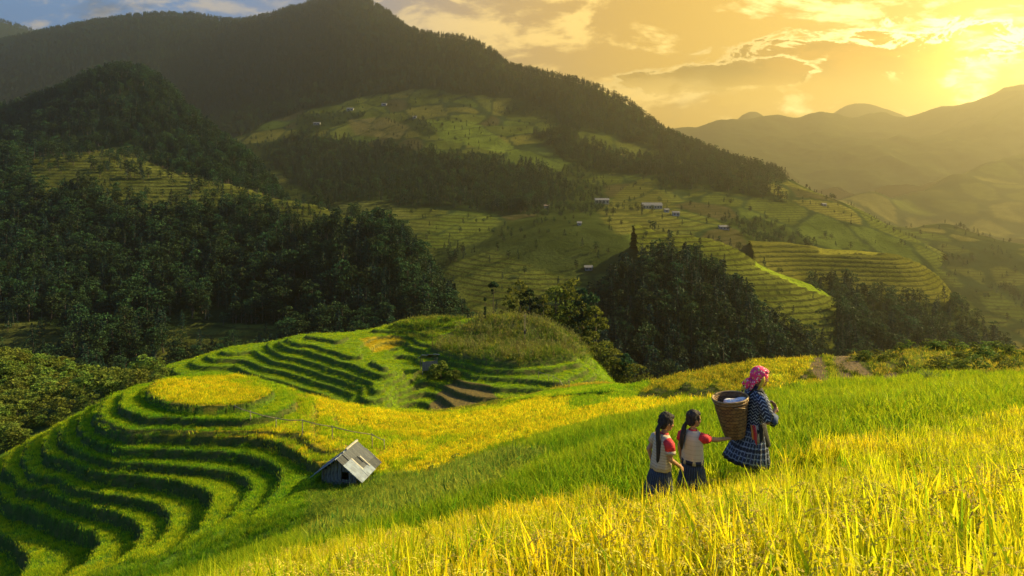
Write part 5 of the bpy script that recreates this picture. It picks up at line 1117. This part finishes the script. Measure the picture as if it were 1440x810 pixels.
# ---- the mother: bent a little forward, facing right along the slope
def mother():
    root = person_root(1059, 685, 8.3, R(5), 'woman in a pink headscarf and indigo skirt walking with a basket on her back')
    hc = (.085, 0, 1.345); hp, f, M = head_parts(hc, 1.0, .22)
    P = hp + [capsule((.045, 0, 1.20), (.075, 0, 1.30), .050, .046), ell((.035, 0, 1.05), (.105, .165, .16), 16), ell((.0, 0, .84), (.095, .130, .16), 16), ell((-.01, 0, .72), (.115, .150, .12), 16),
        capsule((.03, .15, 1.13), (.07, .20, .92), .046, .038), capsule((.07, .20, .92), (.22, .12, 1.02), .036, .024), capsule((.03, -.155, 1.13), (.085, -.215, .885), .046, .038), capsule((.085, -.215, .885), (.215, -.15, 1.015), .035, .024),
        capsule((.02, .075, .70), (.10, .08, .40), .080, .052), capsule((.10, .08, .40), (.05, .08, .08), .052, .034), capsule((-.02, -.075, .70), (-.02, -.08, .38), .080, .052), capsule((-.02, -.08, .38), (-.13, -.08, .10), .052, .034),
        ell((.09, .08, .035), (.10, .038, .035), 12), ell((-.10, -.08, .05), (.10, .038, .035), 12, Matrix.Rotation(.5, 3, 'Y'))]
    P += hand((.215, -.15, 1.015), (-.35, .35, .9), 1, .92, 1.2, (1, .2, 0.2)) + hand((.22, .12, 1.02), (-.4, -.3, .9), -1, .92, 1.2, (1, -.2, .2))
    body(P, root); eyes(f, M, 1.0, root)
    # indigo jacket with patterned sleeves
    cloth('jacket', [((.050, 0, 1.225), .060, .062, .2), ((.045, 0, 1.19), .088, .120, .2), ((.038, 0, 1.14), .112, .172, .15), ((.035, 0, 1.06), .125, .182, .1), ((.02, 0, .96), .120, .165, .08), ((.005, 0, .86), .112, .150, .05), ((0, 0, .80), .120, .158, .03), ((0, 0, .755), .135, .172, 0)], JACKET, root)
    for s_ in (-1, 1):
        sleeve('sleeve', [(.035, .135 * s_, 1.17), (.045, .178 * s_, 1.10), (.065, .203 * s_, 1.0), (.085, .218 * s_, .915), (.125, .208 * s_, .895), (.152, .19 * s_, .925)], [.060, .070, .072, .075, .072, .066], JACKET, root)
        sleeve('cuff', [(.10, .212 * s_, .880), (.135, .203 * s_, .905), (.17, .178 * s_, .95)], [.074, .074, .058], flat_mat('mid_blue_cloth', (.03, .06, .15)), root)
    cloth('collar', [((.055, 0, 1.25), .054, .056, .2), ((.05, 0, 1.225), .066, .072, .2), ((.046, 0, 1.20), .085, .105, .2)], NAVY, root)
    # flared, pleated skirt swinging back
    cloth('skirt', [((0, 0, .80), .118, .152, 0), ((-.01, 0, .74), .142, .178, .03), ((-.03, 0, .62), .185, .205, .08), ((-.055, 0, .50), .225, .228, .12), ((-.075, 0, .41), .255, .245, .15), ((-.085, 0, .36), .268, .252, .17)], SKIRTM, root, n=120, pleat=18, amp=.055)
    cloth('hem_band', [((-.083, 0, .372), .268, .252, .17), ((-.087, 0, .335), .275, .258, .17)], BLACKC, root, n=120, pleat=18, amp=.055, amp_from=-1)
    cloth('apron', [((.02, 0, .83), .122, .156, 0), ((.03, 0, .70), .135, .168, 0), ((.055, 0, .55), .15, .16, 0)], BLACKC, root, n=40)
    for i, (x, y, c) in enumerate([(-.075, -.165, (.5, .03, .03)), (-.05, -.175, (.6, .5, .35)), (-.095, -.155, (.55, .25, .05)), (-.03, -.182, (.35, .32, .3)), (-.06, -.18, (.5, .05, .08))]):
        r_ = random.Random(i); v_, q_ = tube([(x, y, .83), (x + .01, y - .012, .74), (x + .02 * r_.random(), y - .014, .60 + .05 * r_.random())], [.008, .012, .016], 7); obj('tassel', mesh_np('tassel', v_, q_, [flat_mat('tassel_%d' % i, c)], True), root)
    v_, q_ = ell((.0, -.178, .72), (.055, .03, .115), 14); obj('pouch', mesh_np('pouch', v_, q_, [BLACKC], True), root)
    for s_ in (-1, 1): sleeve('legging', [((.055 if s_ > 0 else -.02), .08 * s_, .40), ((.08 if s_ > 0 else -.05), .08 * s_, .25), ((.05 if s_ > 0 else -.12), .08 * s_, .09)], [.066, .058, .044], NAVY, root)
    # headscarf: cap, folded band, knot and tails behind
    m, T = new_mat('pink_printed_scarf'); co = T.new('ShaderNodeTexCoord').outputs['Object']; v1 = T.new('ShaderNodeTexVoronoi', ins={'Vector': co, 'Scale': 34.0}); n1_ = T.noise(co, 26, 3)
    c = T.mix(T.math('LESS_THAN', v1.outputs['Distance'], .30), (.85, .04, .16), (.85, .68, .55)); c = T.mix(T.smooth(n1_, .60, .66), c, (.75, .50, .06)); c = T.mix(T.smooth(n1_, .30, .38, 1.0, 0.0), c, (.45, .02, .08))
    out(T, T.new('ShaderNodeBsdfPrincipled', ins={'Base Color': c, 'Roughness': .8, 'Normal': T.new('ShaderNodeBump', ins={'Strength': .6, 'Distance': .01, 'Height': n1_})})); SC = m
    g = lambda p: tuple(Vector(hc) + M @ Vector(p))
    V, Fc, _ = merge([ell(g((-.014, 0, .040)), (.108, .094, .100), 22, M), ell(g((-.06, 0, -.02)), (.062, .078, .070), 18, M), ell(g((.030, 0, .092)), (.062, .078, .036), 16, M), ell(g((-.09, -.01, .03)), (.045, .06, .05), 14, M)])
    o = obj('headscarf', mesh_np('headscarf', V, Fc, [SC], True), root); rm = o.modifiers.new('one_surface', 'REMESH'); rm.voxel_size = .007; rm.use_smooth_shade = True; sm = o.modifiers.new('soften', 'SMOOTH'); sm.iterations = 2
    for i, (a, b, c_, r0) in enumerate([((-.09, -.03, -.03), (-.14, -.04, -.085), (-.165, -.05, -.15), .036), ((-.09, .0, -.03), (-.155, -.01, -.07), (-.205, -.02, -.115), .034), ((-.07, -.05, -.03), (-.105, -.065, -.09), (-.115, -.07, -.16), .026)]):
        v_, q_ = tube([g(a), g(b), g(c_)], [r0 * .8, r0, r0 * .55], 10); v_ = np.array(v_); v_[:, 1] = (v_[:, 1] - v_[:, 1].mean()) * .55 + v_[:, 1].mean(); obj('scarf_tail', mesh_np('scarf_tail', v_, q_, [SC], True), root)
    YEL = flat_mat('yellow_cloth', (.62, .42, .03)); v_, q_ = tube([g((.0, -.088, .045)), g((.005, -.096, -.02)), g((-.01, -.086, -.085)), g((-.03, -.07, -.13))], [.018, .024, .024, .012], 8); v_ = np.array(v_); v_[:, 1] = (v_[:, 1] + .09) * .4 - .09 + .005; obj('scarf_band', mesh_np('scarf_band', v_, q_, [YEL], True), root)
    v_, q_ = tube([g((-.10, 0, -.10)), g((-.16, -.01, -.15)), g((-.20, -.02, -.18))], [.02, .022, .012], 8); obj('scarf_lining', mesh_np('scarf_lining', v_, q_, [YEL], True), root)
    return root
MO = mother()
# ---- basket on her back, with a white bundle inside
def basket():
    root = empty('woven_basket', (0, 0, 0)); root.matrix_world = MO.matrix_basis @ Matrix.Translation((-.255, -.06, .665)) @ Matrix.Rotation(R(-7), 4, 'Y')
    root.location, root.rotation_euler = root.matrix_world.to_translation(), root.matrix_world.to_euler()
    tag(root, 'tall brown woven basket carried on the woman\'s back', 'basket')
    m, T = new_mat('woven_bamboo'); a = T.new('ShaderNodeAttribute', attribute_name='a').outputs['Fac']; b = T.new('ShaderNodeAttribute', attribute_name='b').outputs['Fac']; co = T.new('ShaderNodeTexCoord').outputs['Object']
    row = T.math('FLOOR', T.math('MULTIPLY', b, 46)); ca = T.math('FRACT', T.math('ADD', T.math('MULTIPLY', a, 34), T.math('MULTIPLY', row, .5))); n = T.noise(co, 18, 5)
    ch = T.math('LESS_THAN', ca, .5); c = T.mix(ch, (.20, .095, .030), (.11, .05, .018)); c = T.mix(T.smooth(n, .4, .65), c, (.26, .14, .045)); rr = T.math('FRACT', T.math('MULTIPLY', b, 23)); c = T.mix(T.math('LESS_THAN', rr, .16), c, (.045, .02, .01))
    bh = T.math('ADD', T.math('MULTIPLY', ch, .5), T.math('SINE', T.math('MULTIPLY', b, 46 * 6.283)))
    out(T, T.new('ShaderNodeBsdfPrincipled', ins={'Base Color': c, 'Roughness': .65, 'Normal': T.new('ShaderNodeBump', ins={'Strength': .5, 'Distance': .004, 'Height': bh})}))
    H_ = .47; rings = []
    for i in range(45):
        t = i / 44; z = H_ * (1 - t); r_ = .112 + (.205 - .112) * (1 - t) ** .75; rings.append(((0, 0, z), r_ + (.0028 if i % 2 else 0), r_ + (.0028 if i % 2 else 0)))
    cloth('wall', rings, m, root, .012, n=60)
    v_, q_ = ell((0, 0, .012), (.108, .108, .016), 24); obj('base', mesh_np('base', v_, q_, [m], True), root)
    RM = simple_mat('pale_cane', (.36, .24, .11), (.22, .13, .05), 30, .6, .3)
    for k, (z, rr_, th) in enumerate(((H_ + .004, .207, .011), (H_ - .03, .2055, .006))):
        P_ = [(rr_ * math.cos(2 * math.pi * i / 40), rr_ * math.sin(2 * math.pi * i / 40), z) for i in range(41)]; v_, q_ = tube(P_, [th] * 41, 6); obj('rim', mesh_np('rim', v_, q_[:-2], [RM], True), root)
    v_, q_ = tube([(-.04, -.205, H_ - .06), (.03, -.209, H_ - .065), (.10, -.185, H_ - .085)], [.006, .006, .004], 6); obj('carrying_cane', mesh_np('carrying_cane', v_, q_, [RM], True), root)
    for s_ in (-1, 1):
        P_ = [(.17, .06 * s_ + .05, .40), (.26, .12 * s_ + .05, .55), (.36, .135 * s_ + .05, .525), (.425, .13 * s_ + .05, .42), (.43, .10 * s_ + .05, .30)]
        v_, q_ = tube(P_, [.011] * 5, 7); obj('strap', mesh_np('strap', v_, q_, [BLACKC], True), root)
    b_ = empty('cloth_bundle', tuple(MO.matrix_basis @ Vector((-.25, -.05, 1.055)))); tag(b_, 'white folded cloth bundle lying inside the woven basket', 'bundle')
    W_ = simple_mat('white_cotton', (.75, .72, .68), (.55, .45, .45), 16, .9, .5); V, Fc, _ = merge([ell((0, 0, 0), (.14, .11, .05), 16), ell((.04, -.02, .04), (.10, .07, .03), 14, Matrix.Rotation(-.3, 3, 'Y')), ell((-.06, .02, .02), (.07, .07, .03), 12)])
    o = obj('folded_cloth', mesh_np('folded_cloth', V, Fc, [W_], True), b_); rm = o.modifiers.new('one_surface', 'REMESH'); rm.voxel_size = .008; rm.use_smooth_shade = True
basket()
def hair_cap(hc, M, s, root, yawfix=1):
    g = lambda p: tuple(Vector(hc) + M @ (Vector(p) * s)); r = lambda *a: tuple(x * s for x in a)
    V, Fc, _ = merge([ell(g((-.016, 0, .040)), r(.096, .084, .096), 20, M), ell(g((-.050, 0, -.010)), r(.058, .076, .080), 18, M), ell(g((.030, 0, .090)), r(.055, .068, .030), 14, M), ell(g((.018, .062, .03)), r(.040, .018, .055), 12, M), ell(g((.018, -.062, .03)), r(.040, .018, .055), 12, M)])
    o = obj('hair', mesh_np('hair', V, Fc, [HAIR], True), root); rm = o.modifiers.new('one_surface', 'REMESH'); rm.voxel_size = .0055; rm.use_smooth_shade = True; sm = o.modifiers.new('soften', 'SMOOTH'); sm.iterations = 2
    tx = bpy.data.textures.new('hair_relief', 'CLOUDS'); tx.noise_scale = .035; dm = o.modifiers.new('relief', 'DISPLACE'); dm.texture = tx; dm.strength = .020; dm.mid_level = .5
    rs = np.random.default_rng(int(abs(hc[2]) * 1000))
    for i in range(26):                                   # loose strands lifting off the head
        a = rs.random() * 6.283; e = rs.random() * 1.2; p = np.array((math.cos(a) * math.cos(e) * .098 - .012, math.sin(a) * math.cos(e) * .086, .04 + math.sin(e) * .096)); d = np.array((-.25, rs.normal() * .4, -1.0 if e < .5 else rs.normal() * .5)); d /= np.linalg.norm(d)
        L_ = .05 + .06 * rs.random(); q = [g(p * .97), g(p * 1.03 + d * L_ * .5), g(p * 1.06 + d * L_)]
        v_, q_ = tube(q, [.0022, .0018, .0008], 4); obj('hair_strand', mesh_np('hair_strand', v_, q_, [HAIR], True), root)
    return g
# ---- the girl in the middle reaches for the basket
def inv(root, p): return root.matrix_basis.inverted() @ Vector(p)
def girl_reaching():
    root = person_root(974, 716, 7.9, R(52), 'girl in a cream shirt with red cap sleeves reaching out to the basket')
    yaw = R(-34); hc = (.03, 0, .985); s = .86; hp, f, M = head_parts(hc, s, .10, yaw)
    bl = MO.matrix_basis @ Vector((-.275, -.10, .655)); tgt = inv(root, bl); sh = Vector((0.01, -.115, .80)); dirn = (tgt - sh); L_ = dirn.length; dirn.normalize(); wrist = tgt - dirn * .085; el = (sh + wrist) / 2 + Vector((0, 0, -.018))
    P = hp + [capsule((.01, 0, .85), (.02, 0, .93), .036, .034), ell((0, 0, .73), (.075, .112, .12), 14), ell((0, 0, .58), (.075, .098, .12), 14), ell((-.005, 0, .50), (.085, .105, .09), 14),
        capsule(sh, el, .034, .027), capsule(el, wrist, .027, .019), capsule((.0, .12, .80), (-.01, .155, .64), .034, .027), capsule((-.01, .155, .64), (.03, .15, .47), .026, .018),
        capsule((.0, .055, .48), (.05, .055, .26), .062, .044), capsule((.05, .055, .26), (.0, .055, .06), .042, .028), capsule((.0, -.055, .48), (-.01, -.055, .26), .062, .044), capsule((-.01, -.055, .26), (-.07, -.055, .07), .042, .028), ell((.03, .055, .03), (.075, .03, .028), 10), ell((-.045, -.055, .035), (.075, .03, .028), 10)]
    P += hand(wrist, dirn, 1, .72, .35, (0, 0, 1)) + hand((.03, .15, .47), (.25, -.05, -1), 1, .72, .6, (0, 1, 0))
    body(P, root); eyes(f, M, s, root); g = hair_cap(hc, M, s, root)
    cloth('shirt', [((.012, 0, .875), .042, .048, 0), ((.008, 0, .855), .060, .085, 0), ((.004, 0, .82), .080, .118, 0), ((0, 0, .74), .092, .126, 0), ((0, 0, .64), .094, .124, 0), ((0, 0, .55), .100, .128, 0), ((0, 0, .50), .106, .134, 0)], PLAINS, root, pleat=7, amp=.05)
    cloth('collar_band', [((.013, 0, .885), .041, .046, 0), ((.011, 0, .868), .047, .056, 0)], RED, root)
    a1 = sh + (el - sh) * .36
    sleeve('sleeve', [(0, -.085, .815), tuple(sh + Vector((0, -.02, 0))), tuple(a1)], [.050, .054, .049], RED, root)
    sleeve('sleeve', [(0, .09, .82), (0, .13, .79), (-.003, .148, .725)], [.050, .052, .048], RED, root)
    cloth('skirt', [((0, 0, .53), .092, .116, 0), ((-.005, 0, .44), .115, .138, 0), ((-.01, 0, .32), .14, .158, 0), ((-.02, 0, .21), .165, .175, 0)], GSKIRT, root, n=90, pleat=16, amp=.05)
    cloth('waistband', [((0, 0, .545), .104, .130, 0), ((0, 0, .50), .108, .134, 0)], NAVY, root)
    bp = [g((-.085, .03, -.045)), tuple(Vector(g((-.10, .05, -.10)))), (-.105, .075, .83), (-.115, .085, .74), (-.112, .085, .665)]
    v_, q_ = tube(bp, [.018, .026, .032, .028, .010], 10); obj('ponytail', mesh_np('ponytail', v_, q_, [HAIR], True), root)
    v_, q_ = ell(bp[1], (.026, .026, .014), 10); obj('hair_tie', mesh_np('hair_tie', v_, q_, [RED], True), root)
    return root
G2 = girl_reaching()
def girl_left():
    root = person_root(931, 729, 7.6, R(22), 'girl in a striped cream shirt with one red sleeve patch and a long braid')
    yaw = R(-4); hc = (.055, 0, 1.04); s = .88; hp, f, M = head_parts(hc, s, .30, yaw)
    P = hp + [capsule((.02, 0, .90), (.04, 0, .98), .037, .035), ell((.01, 0, .78), (.078, .112, .12), 14), ell((-.01, 0, .62), (.078, .100, .12), 14), ell((-.02, 0, .53), (.088, .108, .09), 14),
        capsule((.01, -.12, .85), (.005, -.155, .69), .036, .028), capsule((.005, -.155, .69), (.145, -.12, .585), .028, .019), capsule((.01, .12, .85), (-.075, .15, .71), .035, .028), capsule((-.075, .15, .71), (-.05, .13, .58), .026, .019),
        capsule((.0, .055, .51), (.07, .055, .28), .064, .045), capsule((.07, .055, .28), (.03, .055, .06), .043, .029), capsule((-.01, -.055, .51), (-.03, -.055, .28), .064, .045), capsule((-.03, -.055, .28), (-.11, -.055, .09), .043, .029), ell((.06, .055, .03), (.078, .03, .028), 10), ell((-.09, -.055, .045), (.078, .03, .028), 10)]
    P += hand((.145, -.12, .585), (.75, .15, -.62), 1, .74, .35, (.3, -.8, .5)) + hand((-.05, .13, .58), (.2, -.1, -1), -1, .74, .6, (0, 1, 0))
    body(P, root); eyes(f, M, s, root); g = hair_cap(hc, M, s, root)
    cloth('shirt', [((.028, 0, .925), .043, .050, .1), ((.022, 0, .905), .062, .088, .1), ((.015, 0, .87), .082, .120, .1), ((.005, 0, .79), .095, .128, .06), ((-.005, 0, .69), .096, .126, .04), ((-.015, 0, .60), .102, .130, .02), ((-.02, 0, .545), .108, .136, 0)], SHIRT, root, pleat=7, amp=.05)
    cloth('collar_band', [((.032, 0, .935), .042, .047, .1), ((.028, 0, .918), .049, .058, .1)], RED, root)
    o = sleeve('sleeve', [(.01, -.085, .865), (.01, -.128, .84), (.008, -.148, .78)], [.052, .056, .053], RED, root); o['label'] = 'red patched sleeve'
    sleeve('cuff', [(.008, -.146, .785), (.005, -.154, .745)], [.053, .051], SHIRT, root)
    sleeve('sleeve', [(.01, .085, .865), (.0, .128, .84), (-.03, .145, .775)], [.052, .054, .050], SHIRT, root)
    cloth('skirt', [((-.02, 0, .575), .094, .118, 0), ((-.025, 0, .48), .120, .142, 0), ((-.035, 0, .35), .148, .165, 0), ((-.045, 0, .23), .175, .185, 0)], GSKIRT, root, n=90, pleat=16, amp=.06)
    bp = [g((-.095, -.02, -.035)), tuple(Vector(g((-.115, -.03, -.10)))), (-.075, -.045, .85), (-.085, -.055, .75), (-.09, -.055, .66), (-.088, -.05, .60)]
    v_, q_ = tube(bp, [.020, .028, .030, .025, .021, .007], 10); obj('braid', mesh_np('braid', v_, q_, [HAIR], True), root)
    return root
G1 = girl_left()
# ------------------------------------------------------------------ the hazy evening air
def add_haze():
    bm = bmesh.new(); bmesh.ops.create_cube(bm, size=1.0)
    x0, x1, y0, y1, z0, z1 = -5300, 5900, -900, 6600, -440, 640
    for v_ in bm.verts: v_.co = ((x0 if v_.co.x < 0 else x1), (y0 if v_.co.y < 0 else y1), (z0 if v_.co.z < 0 else z1))
    me = bpy.data.meshes.new('haze'); bm.to_mesh(me); bm.free()
    m, T = new_mat('evening_haze')
    p = T.new('ShaderNodeVolumePrincipled', ins={'Color': (0.95, 0.88, 0.60, 1), 'Density': 1.75e-4, 'Anisotropy': 0.80})
    T.l.new(p.outputs[0], T.new('ShaderNodeOutputMaterial').inputs['Volume'])
    me.materials.append(m); o = obj('haze', me); tag(o, 'thin golden evening haze filling the valley', kind='stuff')
add_haze()
